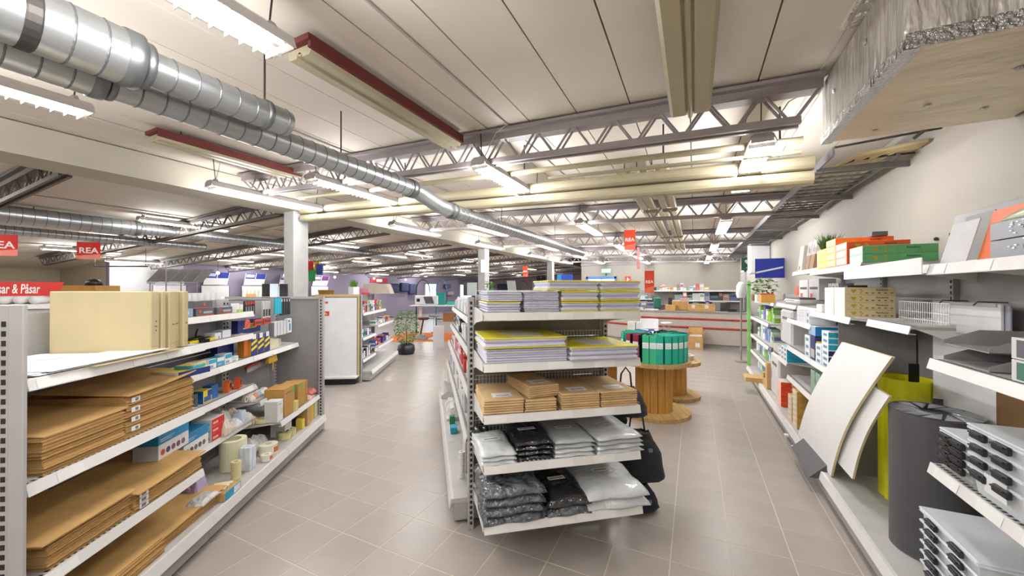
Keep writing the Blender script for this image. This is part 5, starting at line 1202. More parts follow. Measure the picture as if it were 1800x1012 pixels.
obj('white_label',MB().prism([(.838,.217),(.854,.2335),(.8545,.233),(.8385,.2165)],3.82,3.90,plane='xz'),M_paper,t)
for i,y in enumerate((4.35,4.05)): obj('price_flag',MB().bbox(.77,y-.01,.08,.80,y+.04,.10,.002),M_paper,None,(0,0,0),0,'white plastic flag sticking out from the deck rail, %s one'%['farther','nearer'][i],'price flag')
for i,(y,z0) in enumerate(((3.25,.0),(2.98,.0))): obj('dark_divider',MB().bbox(1.22,y-.004,.172,1.27,y+.004,1.0-.15*i,.002),M_black,None,(0,0,0),0,'narrow black divider strip standing at the back of the second bay, %s one'%['farther','nearer'][i],'divider')
# nearest bay
z=1.186
def ltray(Y,z,label):
    t=thing('letter_tray',label,'letter tray',(.90,Y,z),0)
    M_lt=C('8f8b8a'); obj('tray_base',MB().bbox(0,-.13,0,.33,.13,.004,.001),M_lt,t)
    for y in (-.13,.128): obj('side_wall',MB().prism([(0,.0),(0,.018),(.10,.06),(.33,.06),(.33,0)],y,y+.002,plane='xz'),M_lt,t)
    obj('back_wall',MB().box(.328,-.13,0,.33,.13,.06),M_lt,t)
ltray(1.99,z,'grey letter tray on the right shelf, lower one'); ltray(1.99,z+.064,'grey letter tray on the right shelf, upper one')
for k in range(2): rb(1.60,1.04,z+.068*k,.28,.30,.066,[C('b7b4b3'),C('9a9896'),C('cfcdcb'),C('a9a6a4')],'silver grey boxed letter tray, %s of the stack'%['lower','upper'][k],decals=[('f',.08,.1,.25,.9,['3f6b60','5a5a5e'][k]),('+',.1,.15,.3,.85,['4a7a6a','4a4a4e'][k]),('f',.3,.1,.75,.9,'e2e2e2'),('f',.85,.2,.97,.7,'eeeeee'),('+',.35,.1,.8,.9,'dddddd')])
M_lidm=mat('clear_box_rim','f4f9fc',.2,var=0,alpha=.6)
def clearbox(Y,X,z,wy,dx,h,label,grp,lid=False):
    t=thing('storage_box',label,'storage box',(X,Y,z),0,grp); w_=wy/2; d=dx/2; th=.0025
    mb=MB(); ti=.012
    def wall(p,q): mb.add([(p[0]*(d-ti),p[1]*(w_-ti),0),(q[0]*(d-ti),q[1]*(w_-ti),0),(q[0]*d,q[1]*w_,h),(p[0]*d,p[1]*w_,h)],[(0,1,2,3)])
    wall((-1,-1),(1,-1)); wall((1,-1),(1,1)); wall((1,1),(-1,1)); wall((-1,1),(-1,-1))
    mb.box(-d+ti,-w_+ti,0,d-ti,w_-ti,th); obj('box_body',mb,M_cbox,t)
    obj('rim',MB().bbox(-d-.008,-w_-.008,h-.010,d+.008,-w_+.0,h,.002).bbox(-d-.008,w_,h-.010,d+.008,w_+.008,h,.002).bbox(-d-.008,-w_,h-.010,-d,w_,h,.002).bbox(d,-w_,h-.010,d+.008,w_,h,.002),M_lidm,t)
    if lid: obj('lid',MB().bbox(-d-.01,-w_-.01,h+.001,d+.01,w_+.01,h+.010,.004),M_lidm,t)
    for y in (-w_*.45,w_*.45)[:2]: 
        c_=obj('clip',MB().bbox(-d-.022,y-.035,h-.030,-d-.006,y+.035,h-.004,.004).bbox(-d-.028,y-.028,h-.012,-d-.020,y+.028,h-.006,.001),M_black,t)
    return t
for k in range(4): clearbox(2.04,1.02,.762+.031*k,.17,.24,.05,'small clear black-clipped storage box on the third shelf, %s from the bottom'%ORD[k+1],'small clear boxes',k==3)
for k in range(4): clearbox(1.79,1.04,.762+.045*k,.24,.32,.09,'clear storage box with black clips, middle stack on the third shelf, %s from the bottom'%ORD[k+1],'middle clear boxes',k==3)
for k in range(4): clearbox(1.49,1.06,.762+.04*k,.26,.34,.09,'clear storage box with black clips, nearest stack on the third shelf, %s from the bottom'%ORD[k+1],'nearest clear boxes',k==3)
for k in range(6): clearbox(2.05,1.08,.172+.043*k,.36,.40,.14,'large clear storage box with black clips on the floor deck, %s from the bottom'%ORD[k+1],'large clear boxes on the deck',k==5)
for k in range(4): clearbox(1.60,1.10,.172+.05*k,.36,.40,.14,'large clear storage box nearest the camera on the deck, %s from the bottom'%ORD[k+1],'nearest large clear boxes',k==3)
for (Y,z_) in ((1.72,.80),(1.44,.79)): obj('box_label',MB().box(.868,Y,z_,.8695,Y+.10,z_+.06),M_paper,None,(0,0,0),0,'white paper label on the clear boxes of the %s stack'%('middle' if Y>1.6 else 'nearest'),'label')
# top near shelf
z=1.569
def lean(x0,Y0,Y1,h,m_,label,sh=.10,dz=0,th=.004,cat='folder',name='folder'):
    return obj(name,MB().add([(x0,Y0,0),(x0,Y1,0),(x0+.06,Y1-sh,h),(x0+.06,Y0-sh,h),(x0+th,Y0,0),(x0+th,Y1,0),(x0+.06+th,Y1-sh,h),(x0+.06+th,Y0-sh,h)],[(0,1,2,3),(7,6,5,4),(0,4,5,1),(3,2,6,7),(0,3,7,4),(1,5,6,2)]),m_,None,(0,0,z+dz),0,label,cat)
lean(1.03,2.18,2.36,.20,C('7f7c7a'),'grey plastic folder leaning at the far end of the nearest top shelf',-.03,.02)
lean(.90,1.98,2.145,.165,C('c4c2c4'),'pale grey folder leaning before the orange one',-.045)
lean(.925,1.80,1.972,.185,C('e06a34'),'orange folder leaning between the pale folder and clear cases',-.035)
lean(.96,1.60,1.85,.22,C('d67a54'),'second orange plastic sleeve behind the clear cases',.08)
for k in range(2): 
    o=rb(1.61,.96,z+.058*k,.40,.16,.056,[C('77787c',.25)]*4,'grey clear topped case of pens on the nearest top shelf, %s one'%['lower','upper'][k],cat='case',decals=[('f',.45,.1,.95,.35,'cfcbca'),('f',.35,.4,.9,.6,'3a3f60')],name='pen_case')
    mb=MB(); rnd=random.Random(k)
    for q in range(26): yy=rnd.uniform(-.12,.14); zz=rnd.uniform(.01,.05); mb.box(yy,-.0825,zz,yy+rnd.uniform(.003,.012),-.081,zz+rnd.uniform(.002,.006))
    obj('pen_caps',mb,C('dfe2ea',.2),o,kind='stuff')
softpack(R,-1.80,-1.42,.90,1.10,z+.118,.045,mat('lime_white_film','c5cfa6',.2,var=.3,scale=10,bump=.4,bscale=20),'clear bag with lime green print lying on the pen cases',91,0,False)
softpack(R,-1.62,-1.35,.92,1.12,z+.165,.05,M_wfilm,'clear wrapped white coil on top of the lime bag',92,0,False)
obj('acrylic_panel',MB().bbox(1.30,2.25,1.60,1.306,2.95,1.875,.002),C('75726f',.3),None,(0,0,0),0,'long grey acrylic strip standing against the wall above the nearest shelf','panel')
obj('wall_upright',MB().bbox(1.355,3.128,1.50,1.362,3.134,1.80,.001),M_wire,None,(0,0,0),0,'thin dark wall upright sticking up above the right shelves','upright')
for i,(y,zz) in enumerate(((3.35,1.79),(2.92,1.82))): obj('wall_plug',MB().ball((XR-.01,y,zz),.012,8,5),M_wire,None,(0,0,0),0,'small black wall hook above the right shelf, %s one'%['farther','nearer'][i],'hook')
M_pblue=mat('pale_blue_panel','8ea4cf',.5,var=.03)
obj('blue_header_panel',MB().box(XR-.045,2.16,1.30,XR-.04,3.6,1.52),M_pblue,None,(0,0,0),0,'pale blue printed back panel between the two upper right shelves','panel')
# machines farther along
def machine(Y,X,z,wy,dx,h,label,cat,c='c4c1c1'):
    t=thing(cat.replace(' ','_'),label,cat,(X,Y,z)); b_=obj('body',MB().bbox(-dx/2,-wy/2,0,dx/2,wy/2,h,.02),C(c),t)
    obj('grip_slot',MB().box(-dx/2-.001,-wy*.28,h*.72,-dx/2+.002,wy*.30,h*.80),C('5b5a5c'),t); obj('top_bezel',MB().bbox(-dx/2+.02,-wy/2+.02,h,dx/2,wy/2-.02,h+.02,.008),C('5a595c'),t)
    obj('status_window',MB().box(-dx/2-.001,wy*.36,h*.35,-dx/2+.002,wy*.40,h*.6),M_black,t); return t
machine(5.15,1.12,.86,.55,.40,.38,'grey paper shredder bin standing between the fourth bay and the printers','shredder')
machine(5.62,1.10,.172,.5,.42,.50,'large pale grey cabinet machine on the floor deck','copier','cbc9c8')
rb(5.6,1.1,.70,.45,.38,.09,[C('b4b2b2')]*4,'grey printer tray unit on top of the floor cabinet')
machine(5.30,1.15,1.301,.7,.32,.06,'flat light grey laminator on the shelf above the shredder','laminator','cfcdca')
for i in range(2): rb(5.05+.42*i,1.22,1.36+.0,.38,.14,.22,[C('cfccc9')]*4,'white and red boxed shredder under the top shelf, %s one'%['nearer','farther'][i],decals=[('f',.1,.5,.9,.62,'3a2f2f'),('f',.15,.1,.4,.3,'c04a3a')])
obj('orange_tag',MB().bbox(1.0,4.98,1.40,1.004,5.12,1.50,.001),C('e0603c'),None,(0,0,0),0,'small orange red tag in front of the boxed shredders','tag')
for i in range(3): rb(5.95+.14*i,.95,[.172,.172,.172][i]+[.0,.0,0][i],.12,.2,[.34,.10,.16][i],[M_cardl]*4,'light brown carton on the deck end beyond the grey machine, %s one'%['tall','low','middle'][i])
rb(6.4,.80,.172,.3,.3,.06,[M_cardl]*4,'flat light brown carton sticking out over the far deck end')
gcols=['7fb23a','dfe3ea','5a74b8','9fc08a','e8e8ee','b9c8dc','8ac040','6a5ab0','ffffff']
for i,z_ in enumerate((.172,.461,.721,1.021)):
    fill(R,-7.55,-6.0,.94,z_,.12,.21,gcols,'cleaning pack on the %s level, farthest right bay, %%s from far end'%['lowest','lower middle','upper middle','top'][i],'cleaning goods level %d'%(i+1),cat='bottle pack',seed=130+i,wmin=.08,wmax=.16)
# cleaning sign, AED, wall boards
t=thing('first_aid_sign','dark green defibrillator sign with a white heart projecting from the right wall','sign',(1.24,11.3,2.12)); obj('sign_sheet',MB().bbox(-.15,-.004,-.16,.15,.004,.16,.002),C('1d5a46'),t)
pts=[(0,-.07),(.08,.02),(.065,.065),(.025,.07),(0,.04),(-.025,.07),(-.065,.065),(-.08,.02)]
obj('white_heart',MB().prism([(a,b_+.04) for a,b_ in pts],-.0065,-.0045,plane='xz'),M_txtw,t); obj('green_bolt',MB().prism([(0,.09),(.02,.05),(.005,.05),(.01,0),(-.02,.045),(-.002,.045)],-.0085,-.0068,plane='xz'),C('1d5a46'),t)
lettering('AED',.05,M_txtw,t,(0,-.0055,-.10),(RD(90),0,0),.0008)
t=thing('wall_unit','tall white ventilation unit on the right wall beside the green sign','wall unit',(1.22,9.4,2.15)); obj('unit_body',MB().bbox(-.18,-.2,-.35,.178,.2,.35,.02),M_paper,t); obj('air_slot',MB().box(-.1,-.202,-.28,.1,-.2,-.26),C('8a8a8a'),t)
t=thing('blue_flag_sign','deep blue projecting sign with a white stripe by the right wall','sign',(1.18,7.9,1.84)); obj('sign_sheet',MB().bbox(-.21,-.006,-.17,.218,.006,.17,.002),C('1d33a0'),t); obj('white_stripe',MB().prism([(-.2,-.09),(.2,.0),(.2,.03),(-.2,-.06)],-.008,-.0062,plane='xz'),M_paper,t)
# leafy plant at the end
def leafy(loc,h0,h1,r,n,m1,label,pot=None,seed=1,trunk=True,ls=.07,cat='potted plant'):
    t=thing('potted_plant',label,cat,loc); rnd=random.Random(seed)
    if pot: pot(t)
    if trunk: obj('trunk',MB().tube([(0,0,.1),(.01,.01,h0+.1),(-.01,0,h0+(h1-h0)*.5),(0,.01,h1-.06)],.014,7,r2=.005),M_bark,t)
    for q,m_ in enumerate(m1):
        mb=MB()
        for k in range(n):
            th=rnd.random()*6.28; zz=rnd.uniform(h0,h1); f=(zz-h0)/(h1-h0); rr=r*math.sqrt(rnd.random())*(1-.5*abs(2*f-1)**2)
            c=Vector((rr*cos(th),rr*sin(th),zz)); d=Vector((cos(th)+rnd.uniform(-.6,.6),sin(th)+rnd.uniform(-.6,.6),rnd.uniform(-.8,.5))).normalized(); s_=d.cross(Vector((rnd.uniform(-1,1),rnd.uniform(-1,1),1))).normalized()
            l=ls*rnd.uniform(.7,1.2); mb.add([tuple(c),tuple(c+d*l*.5+s_*l*.24),tuple(c+d*l),tuple(c+d*l*.5-s_*l*.24)],[(0,1,2,3)])
        obj('leaves',mb,m_,t,kind='stuff')
    return t
leafy((1.02,7.35,1.292),.04,.36,.17,130,[M_leaf],'trailing green plant in a brown pot on top of the farthest right bay',lambda t:obj('pot',MB().lathe([(0,0),(.06,0),(.08,.10),(0,.10)],18),C('6a4a40'),t),5,False,.08)
obj('green_post',MB().bbox(.82,7.62,0,.87,7.66,1.62,.004),C('7fbf6a'),None,(0,0,0),0,'bright green upright strip at the end of the right shelves','post')
t=thing('display_figure','white round shouldered display figure next to the trailing plant','figure',(.86,9.0,0)); obj('body',MB().lathe([(.07,1.3),(.09,1.38),(.08,1.55),(.04,1.62),(0,1.63)],20),M_paper,t,smooth=True); obj('pedestal',MB().lathe([(.12,0),(.12,.02),(.015,.03),(.015,1.28),(.06,1.3),(0,1.3)],14),C('8a8886'),t)

# ---------------- left hall and background ----------------
def potbag(t): obj('pot_wrap',MB().lathe([(0,.0),(.17,.0),(.20,.10),(.18,.20),(.13,.24),(.11,.22),(0,.20)],18),mat('black_wrap','1d1a20',.35,var=.1,bump=.5,bscale=15),t,smooth=True)
leafy((-5.94,6.78,0),.26,1.0,.27,560,[M_leaf,M_leafv],'variegated weeping fig in a black wrapped pot standing on the aisle floor',potbag,2,True,.06)
cp=obj('carpet',MB().box(-.2,0,0,1.9,2.2,.006),M_orange,None,(-7.85,8.12,0.0),RD(25),'bright orange carpet patch under the desks','carpet')
def stool(x,y,label,hs,base,seat):
    t=thing('stool',label,'stool',(x,y,.0065)); obj('base',MB().lathe([(0,0),(.2,.0),(.2,.015),(.06,.05),(.035,.09),(0,.1)] if base is M_paper else [(0,0),(.24,0),(.24,.02),(.10,.11),(.03,.14),(0,.14)],24),base,t,smooth=True)
    obj('column',MB().tube([(0,0,.08),(0 if base is M_paper else .12,0,hs-.04)],.03 if base is M_paper else .022,10),M_paper if base is M_paper else M_black,t)
    obj('seat',MB().lathe([(0,hs-.06),(.13,hs-.05),(.18,hs-.01),(.16,hs+.02),(0,hs+.03)],22,(0 if base is M_paper else .12,0,0)),seat,t,smooth=True)
M_greyf=C('8b8d93',.8)
stool(-6.95,9.15,'white pedestal stool with a grey seat on the orange carpet',.70,M_paper,M_greyf)
stool(-7.35,9.0,'dark leaning stool with a grey dome foot on the orange carpet',.62,M_greyf,C('5a3a30',.7))
t=thing('height_desk','white height adjustable desk standing on the orange carpet','desk',(-7.2,9.75,.0065),RD(25)); obj('desk_top',MB().bbox(-.85,-.35,.95,.85,.35,.98,.003),M_paper,t)
for x in (-.6,.6): obj('leg',MB().bbox(x-.04,-.04,0,x+.04,.04,.95,.004).bbox(x-.04,-.3,0,x+.04,.3,.03,.004),M_paper,t)
t=thing('desk_panel_box','white framed machine with a dark display standing on the desk','machine',(-7.55,9.55,.989),RD(25)); obj('frame',MB().bbox(-.36,-.05,0,.36,.05,.30,.03),M_paper,t); obj('dark_display',MB().prism([(-.02,.04),(.25,.04),(.18,.26),(-.09,.26)],-.053,-.051,plane='xz'),C('55575e'),t); obj('socket',MB().box(-.3,-.053,.1,-.2,-.051,.2),M_black,t)
Fd=Fr(-7.2,9.7,25)
for i,(x,y,z_,w_,h,c,lab) in enumerate(((.05,.1,.989,.25,.38,'1f9a90','teal screen panel standing behind the white machine'),(.45,.1,.989,.4,.10,'4bc0a0','mint green tray on the desk'),(.72,-.1,.989,.10,.26,'d8c02a','yellow bottle shaped pack at the desk end'),(.35,.25,.45,.5,.28,'b98d5a','woven brown basket on the desk shelf'))):
    carton(Fd,x,y,z_,w_,.12,h,[C(c)]*4,lab,['screen','tray','pack','basket'][i])
t=thing('office_chair','dark grey office chair behind the white pedestal stool','chair',(-6.35,9.75,.0),.6)
obj('backrest',MB().bbox(-.22,-.03,.55,.22,.03,1.0,.03),C('4c4b50',.8),t); obj('seat',MB().bbox(-.22,-.4,.45,.22,.0,.52,.03),C('4a3030',.8),t)
for x in (-.18,.18):
    for y in (-.36,-.04): obj('leg',MB().tube([(x,y,.46),(x*1.1,y,0)],.012,6),M_black,t)
for i in range(3):
    carton(Fr(-5.6,10.6,25),-.45+.45*i,.3,0,.42,.4,.95,[C('c9c7c4')]*4,'pale grey cabinet behind the office chair, %s from the left'%ORD[i+1],'cabinet','pale grey cabinets',decals=[('f',.05,.48,.95,.5,'8a8a8a')],name='cabinet')
carton(Fr(-5.6,10.6,25),-.3,.3,1.2,.4,.3,.22,[M_cardl]*4,'brown woven carton on the shelf behind the office chair') if False else carton(Fr(-5.6,10.6,25),-.3,.3,.951,.4,.3,.22,[M_cardl]*4,'brown woven carton on the leftmost grey cabinet')
# looped hose displays, wall items
for i,(x,y,r,m_,lab) in enumerate(((-8.3,10.3,.28,M_navy,'tall dark looped cable lamp standing in the back left'),(-7.75,10.6,.22,C('2f6f98'),'blue looped cable lamp right of the dark one'),(-5.9,13.2,.26,M_black,'thin black looped lamp before the far window'))):
    t=thing('arc_lamp',lab,'lamp',(x,y,0)); pts=[(-r,0,.9)]+[(r*cos(RD(180-a*15)),0,1.45+.35*sin(RD(a*15))) for a in range(0,13)]+[(r,0,.95)]
    obj('arc',MB().tube(pts,.018,8),m_,t,smooth=True); obj('stand',MB().lathe([(.18,0),(.18,.02),(.03,.03),(.02,.9),(0,.9)],14,(-r,0,0)),m_,t)
for i,(y,z0,h,c,lab) in enumerate(((15.2,1.50,.30,'4a3040','dark brown framed display on the mauve wall'),(16.0,1.30,.5,'2a2f50','navy backpack hanging on the mauve wall, left'),(16.8,1.35,.5,'23284a','navy backpack hanging on the mauve wall, middle'),(17.5,1.2,.6,'303456','dark rucksack hanging on the mauve wall, right'),(21.0,1.55,.28,'5a5470','grey mauve cap display on the wall between the windows'),(21.3,1.1,.25,'b89a9a','pale rose shelf pack between the windows'))):
    carton(F0,XL+.14,y,z0,.22,.6,h,[C(c)]*4,lab,'wall display',b=.04)
t=thing('wall_screen','dark blue screen on the far wall left of the second column','screen',(-14.9,26-.5,0)); t.location=(-12.9,25.9,1.55); obj('screen_panel',MB().bbox(-.8,-.03,-.35,.8,.03,.35,.01),M_navy,t)
t=thing('exit_sign','red and white pictogram sign on the mauve wall','sign',(XL+.03,15.0,1.95)); obj('sign_sheet',MB().bbox(-.01,-.6,-.12,.01,.6,.12,.002),C('b0283a'),t); obj('white_figure',MB().box(.011,-.2,-.07,.013,.2,.07),M_txtw,t)
t=thing('emergency_exit_sign','green lit emergency exit sign above the glass door','exit sign',(-3.1,YB-.05,2.2)); obj('lit_panel',MB().bbox(-.17,-.02,-.07,.17,.02,.07,.004),mat('exit_green','8fd8c4',.4,var=0,emit=1.2),t); obj('running_figure',MB().prism([(-.03,-.04),(.0,.0),(-.01,.03),(.02,.045),(.03,.0),(.05,-.04),(.02,-.01)],-.023,-.021,plane='xz'),M_txtw,t)
t=thing('fire_sign','red and white fire extinguisher sign to the right of the glass door','sign',(-2.28,YB-.02,1.86)); obj('sign_sheet',MB().bbox(-.1,-.01,-.12,.1,.008,.12,.002),C('c23a30'),t); obj('white_symbol',MB().box(-.035,-.012,-.07,.0,-.0101,.06).box(.02,-.012,-.02,.05,-.0101,.02),M_txtw,t)
t=thing('door_sensor','small black sensor over the glass door','sensor',(-3.1,YB-.05,2.06)); obj('sensor_body',MB().ball((0,0,0),.035,10,6),M_black,t)
t=thing('wall_clock','dark round clock on the rose wall between the columns','clock',(-10.1,25.96,2.25)); obj('clock_face',MB().lathe([(0,-.03),(.32,-.03),(.36,0)],24,axis='y'),M_black,t); obj('clock_hand',MB().box(-.01,-.04,0,.01,-.035,.25),M_txtw,t)
t=thing('notice_holder_grid','white grid notice holder left of the glass door','notice board',(-4.0,YB-.03,1.5)); obj('frame',MB().bbox(-.05,-.01,-.4,.25,.01,.4,.003),M_wall,t)
for i in range(5): obj('grid_line',MB().box(-.05,-.013,-.4+.16*i,.25,-.0105,-.395+.16*i),M_tray2,t)
t=thing('blue_banner','blue hanging sign with a lighter blue end above the centre gondola','sign',(-2.75,8.66,1.71),RD(25)); obj('sign_sheet',MB().bbox(-.10,-.004,-.10,.17,.004,.12,.002),C('1a48a8'),t); obj('light_end',MB().bbox(-.20,-.004,-.17,-.101,.004,.11,.002),C('2a86cf'),t)
for x in (-.18,.15): obj('hanging_thread',MB().tube([(x,0,.11),(x,0,zc(-2.7)-1.71)],.0015,4),M_wire,t)
# hanging coloured paper bags near the first column
for i,(dx,dz,c,lab) in enumerate(((-.04,-.03,'e8581c','orange paper carrier bag hanging by the white column'),(.03,.05,'b8281c','dark red paper carrier bag hanging behind the orange one'),(.09,-.10,'1f8a4a','green paper carrier bag hanging lowest in the group'),(.15,.03,'cdb01e','yellow paper carrier bag hanging right of the green one'),(.21,-.0,'2a3f78','blue paper carrier bag hanging rightmost'))):
    x=-5.50+dx*.9015*1.0; y=3.98+dx*.433*1.0+.03*(i%2)
    t=thing('paper_bag',lab,'paper bag',(x,y,1.70+dz),RD(25)+.3*(i%3-1)); obj('bag_body',MB().prism([(-.045,0),(.045,0),(.05,.17),(-.05,.17)],-.02,.02,plane='xz'),C(c,.7),t)
    obj('handle',MB().tube([(-.025,0,.165),(-.02,0,.21),(0,0,.23),(.02,0,.21),(.025,0,.165)],.003,5),C(c,.7),t); obj('hanging_thread',MB().tube([(0,0,.228),(0,0,zc(-5.5)-1.70-dz)],.001,4),M_wire,t)
# left wall posters over white cabinets
for i,y in enumerate((6.05,7.3,8.55,9.85,11.3)):
    t=thing('poster_panel','slanted poster header above the white wall cabinets, %s from the left'%ORD[i+1],'poster',(XL+.25,y,0),0,'poster headers on the left wall')
    obj('header_card',MB().prism([(0,1.63),(.16,2.06),(.17,2.06),(.01,1.63)],-.36,.36,plane='xz'),M_paper,t)
    for s_ in (-1,1): 
        if i==3 and s_==1: c=C('b86a72')
        else: c=C(['2a3a88','2a3a88','2b3a84','333a80','5a2f5e'][i])
        p_=obj('printed_half',MB().prism([(.097,1.86),(.171,2.058),(.175,2.058),(.101,1.86)],s_*.18-.165,s_*.18+.165,plane='xz'),c,t)
    obj('printed_plate',MB().prism([(.1215,1.915),(.1585,2.015),(.162,2.015),(.125,1.915)],-.32,-.05,plane='xz'),C('c3cde6'),t)
    obj('cabinet_front',MB().box(.0,-.42,0,.02,.42,1.60),C('cfcecb'),t); obj('black_frame',MB().box(.02,-.43,.1,.025,-.415,1.6).box(.02,.415,.1,.025,.43,1.6),M_wire,t)
for i in range(5):
    t=thing('wall_spot','small lit globe lamp before the mauve wall, %s from the left'%ORD[i+1],'lamp',(-13.8,6.9+2.2*i,2.0),0,'globe lamps on the left'); obj('globe',MB().ball((0,0,0),.05,10,6),mat('globe_glow','fff6ea',.4,var=0,emit=5),t); obj('stem',MB().tube([(0,0,.04),(0,0,zc(-13.8)-2.0)],.006,5),M_wire,t)
# rack of grey slanted panels and poles in the left hall
t=thing('flooring_rack','rack of grey slanted sample boards on tall steel poles in the left hall','rack',(-8.0,3.4,0),RD(24))
for i in range(5): obj('sample_board',MB().prism([(-.12,0),(.10,.22),(.11,.22),(-.11,0)],-.10,.10,plane='xz').xf(Matrix.Translation((-.35+.2*i,.0,1.60))),M_grey,t)
for i,x in enumerate((-.4,-.12,.14,.42)): obj('pole',MB().tube([(x,-.1,0),(x,-.1,1.98 if i==1 else 1.62)],.010,7),M_truss,t)
obj('cross_rail',MB().tube([(-.45,-.1,1.58),(.45,-.1,1.58)],.008,6),M_truss,t)
t=thing('black_rail','thin black hanging rail before the white wall panel','rail',(-12.3,4.1,2.02),RD(26)); obj('rail',MB().bbox(-.65,-.015,-.015,.65,.015,.015,.003),M_black,t); 
for x in (-.6,.6): obj('rail_hanger',MB().tube([(x,0,.01),(x,0,.42)],.006,5),M_wire,t)
# middle gondolas of the left hall (only their tops show)
g=unit(Fr(-6.9,2.77,24),'white topped gondola standing behind the left gondola',0,1.0,0,.5,1.34,[(1.2,.1)],back=M_white,rows=2)
for i in range(14): obj('paper_cup_stack',MB().lathe([(.0,0),(.028,0),(.035,.1),(0,.1)],12),M_paper,None,(-4.72+.040*i,2.22+.018*i,1.398),0,'white cup stack on top of the left gondola, %s from the left'%ORD[i+1],'cup stack','white cup stacks on the left gondola') if False else None
for i in range(11):
    p_=L.w(.55+.0*i,.62,0); q=Vector((-4.60+.045*i,2.28+.02*i)); obj('roll_of_labels',MB().lathe([(.012,0),(.03,0),(.03,.085),(.012,.085)],12),C('dedcd6'),None,(q.x-.45,q.y+.55,1.375),0,'white roll standing on the gondola behind the pencil shelf, %s from the left'%ORD[i+1],'paper roll','white rolls on the rear gondola')
g=thing('shelving_unit','white topped low gondola directly behind the left gondola','shelving',(-5.35,2.55,0),RD(24)); obj('top_shelf',MB().bbox(-.6,-.15,1.34,1.08,.35,1.375,.004),M_rail,g); obj('back_panel',MB().bbox(-.6,.1,0,1.08,.13,1.34,.003),M_white,g)
for i,(x,c,lab) in enumerate(((.62,'14141a','black tablet shaped display left of the white column'),(.72,'c9d4e6','pale blue white display between two black ones'),(.84,'121318','black display right of the pale blue one'))):
    carton(Fr(-5.35,2.55,24),x+.12,.0,1.376,.09,.02,.16,[C(c)]*4,lab,'display',rot=.1*(i-1))
carton(Fr(-5.35,2.55,24),.52,.05,1.376,.08,.06,.04,[C('c29a50')]*4,'small golden box on the rear gondola top')
b=carton(Fr(-7.25,2.08,24),0,0,1.30,.62,.30,.22,[C('b5823a')]*4,'wide golden brown carton behind the cream archive boxes',decals=[('f',0,.0,.6,.5,'c9a46a')])
obj('wooden_stand',MB().bbox(-.4,-.2,0,.4,.2,1.29,.005),M_white,None,(-7.25,2.08,0),RD(24),'white stand under the golden brown carton','stand')
obj('black_bowl',MB().lathe([(0,.09),(.06,.075),(.09,.0),(0,0)],18),M_black,None,(-7.12,2.12,1.521),0,'black domed bowl on the golden brown carton','bowl',smooth=True)
# on the whiteboard gondola
grasspot(W.w(.12,.32,1.384),M_grass,1.15,'bright green grass plant in a square white pot on the whiteboard gondola',M_paper,160)
carton(W,.35,.22,1.384,.02,.16,.11,[C('d792a8')]*4,'pink box right of the green grass plant')
carton(W,.15,.14,1.384,.05,.12,.035,[C('3f62b0'),C('c8504a'),C('3f62b0'),C('c8504a')],'small blue and red packet in front of the pink box')
t=thing('wicker_basket','low woven brown basket on top of the whiteboard gondola','basket',W.w(.1,.74,1.384),W.a)
for k in range(4): obj('woven_ring',MB().lathe([(.10+.004*k,.02*k),(.115+.004*k,.012+.02*k),(.10+.004*k,.02+.02*k),(.09+.004*k,.012+.02*k),(.10+.004*k,.02*k)],20,(0,0,0)),C('a9854c',.8),t)
obj('top_cap',MB().bbox(-.03,.05,1.382,.0,.95,1.3835,.0005) if False else MB().bbox(-.03,0,0,2.0,.75,.004,.001),M_rail,None,W.w(.0,.19,1.379),W.a,'white top sheet of the whiteboard gondola','trim') if False else None
obj('beige_cover',MB().prism([(-.3,0),(.3,0),(.22,.2),(-.24,.2)],-.12,.12,plane='xz'),C('bdb3a2'),None,W.w(1.75,.35,1.384),RD(25),'beige sloped display cover on the far end of the craft gondola','display')
craft=['c8504a','3f62b0','d8d8dc','2f8f86','1c1c20','d9b84a','8a8a90','e8e8ea','5a3f6a']
fill(W,.08,.76,.19,1.091,.08,.2,craft,'craft pack on the upper shelf behind the whiteboard, %s from the near end','craft packs upper shelf',seed=201,wmin=.05,wmax=.08)
fill(W,.84,1.5,.19,1.091,.08,.2,craft,'craft pack on the upper shelf further along, %s from the near end','craft packs upper shelf far',seed=202,wmin=.05,wmax=.09)
fill(W,.84,2.0,.15,.831,.04,.12,craft,'craft pack on the second shelf of the craft gondola, %s from the near end','craft packs second shelf',seed=203,wmin=.06,wmax=.12)
fill(W,.08,.76,.19,.691,.05,.16,craft,'craft pack on the third shelf behind the whiteboard, %s from the near end','craft packs third shelf',seed=204,wmin=.05,wmax=.1)
fill(W,.84,2.0,.15,.441,.06,.14,['3f62b0','e0603c','2a2a6a','d8d8dc','1c1c20'],'craft pack, lower far shelf of craft gondola, %s from near end','craft packs lower shelf',seed=205,wmin=.07,wmax=.13)
fill(W,.08,.76,.19,.341,.1,.17,['d8d8dc','1c1c20','c9c9cf','3a3a40'],'black white pack, bottom shelf behind the whiteboard, %s from near end','packs bottom shelf',seed=206,wmin=.05,wmax=.08)
for i in range(5): obj('white_stick',MB().bbox(0,0,0,.02,.15,.006,.001).xf(Matrix.Rotation(RD(-35),4,'X')),M_paper,None,W.w(.12+.1*i,.14,1.24),W.a,'white slanted price holder over the craft packs, %s from the near end'%ORD[i+1],'price holder','slanted white price holders')
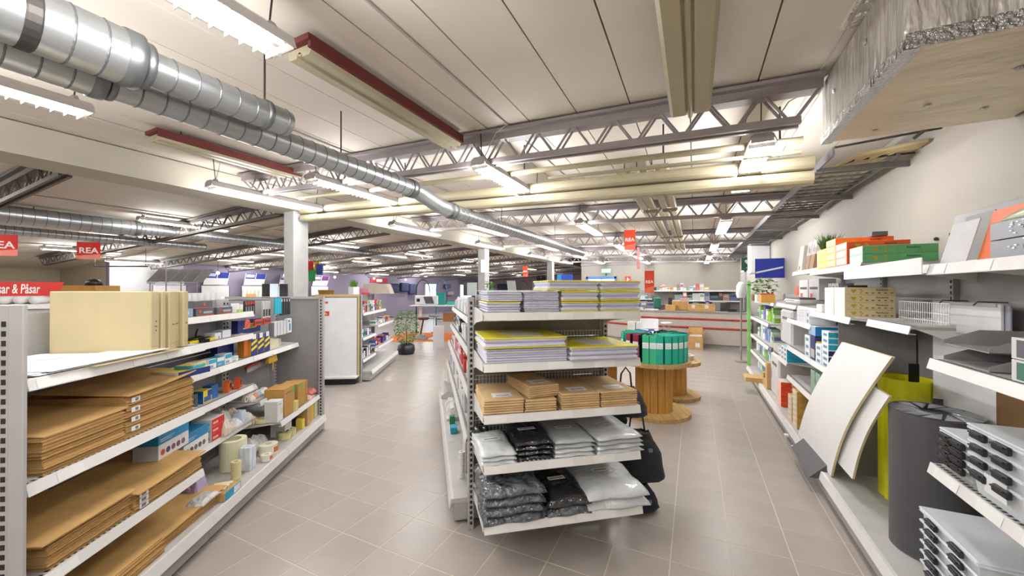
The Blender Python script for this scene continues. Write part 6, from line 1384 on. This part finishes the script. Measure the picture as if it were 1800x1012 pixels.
# second column: notice sheet and plant
t=thing('notice_sheet','white list of headings fixed beside the second column','notice',(-4.86,8.54,2.07),RD(20)); obj('sheet',MB().bbox(-.12,-.004,-.16,.06,.004,.17,.001),M_paper,t)
for i in range(4): obj('printed_line',MB().box(-.04,-.006,-.1+.07*i,.04,-.0045,-.085+.07*i),C('9a9a9e'),t)
leafy((-4.45,8.0,1.05),.30,.62,.10,60,[M_leaf],'small upright green plant by the second column',lambda t:obj('pot',MB().lathe([(0,.1),(.06,.1),(.08,.3),(0,.3)],14),C('3a4a3a'),t),8,False,.10)
carton(F0,-4.2,8.3,0,1.3,.5,1.15,[C('dcdad6')]*4,'white cabinet block behind the second column','cabinet',rot=RD(25))
carton(F0,-3.75,8.2,1.151,.55,.3,.30,[C('e6e4e0')]*4,'large white machine on the cabinet right of the second column','machine',rot=RD(25))
t=thing('display_stand','tall dark and clear acrylic display stand on the centre gondola top','display stand',(-1.70,3.62,0),RD(25)); obj('acrylic_case',MB().prism([(-.07,1.41),(.02,1.41),(-.0,1.56),(-.09,1.56)],-.04,.04,plane='xz'),C('8f918c',.2),t); obj('black_side',MB().prism([(.02,1.41),(.07,1.41),(.05,1.57),(.0,1.565)],-.04,.04,plane='xz'),M_black,t)

# more of the clutter around the counter
for i,(x,y,w_,h,c,lab) in enumerate(((.86,11.0,.20,.07,'26241f','low black scanner at the right end of the striped counter'),(.72,11.25,.22,.22,'3a3436','dark red topped box behind the counter right end'),(1.02,10.95,.16,.03,'2f7a4c','green flat packet on the counter right end'),(-1.05,11.0,.34,.03,'dfe0e6','white crumpled papers on the counter left part'),(-1.45,11.2,.30,.05,'cfd3da','pile of white forms at the counter left end'),(.60,11.9,.3,.22,'9c9a98','grey filing box on the dark work surface, right'),(-.25,11.95,.22,.32,'d5b9bd','pink white upright picture box behind the counter'),(-.62,11.9,.10,.34,'2c2c34','black upright machine behind the counter'))):
    carton(F0,x,y,.911,w_,.16,h,[C(c)]*4,lab) if y<11.6 else carton(F0,x,11.8,.901,w_,.12,h,[C(c)]*4,lab)
for i,(Y,X,z_,c) in enumerate(((6.2,.90,1.293,'d8a040'),(6.4,.92,1.293,'b34a3a'),(6.62,.90,1.293,'e8e8ee'),(6.85,.92,1.293,'5a8a4a'),(7.05,.90,1.293,'8a5a4a'))):
    rb(Y,X,z_,.16,.16,.10+.02*(i%2),[C(c)]*4,'small coloured pack on top of the farthest right bay, %s from the near end'%ORD[i+1],group='packs on the far bay top')
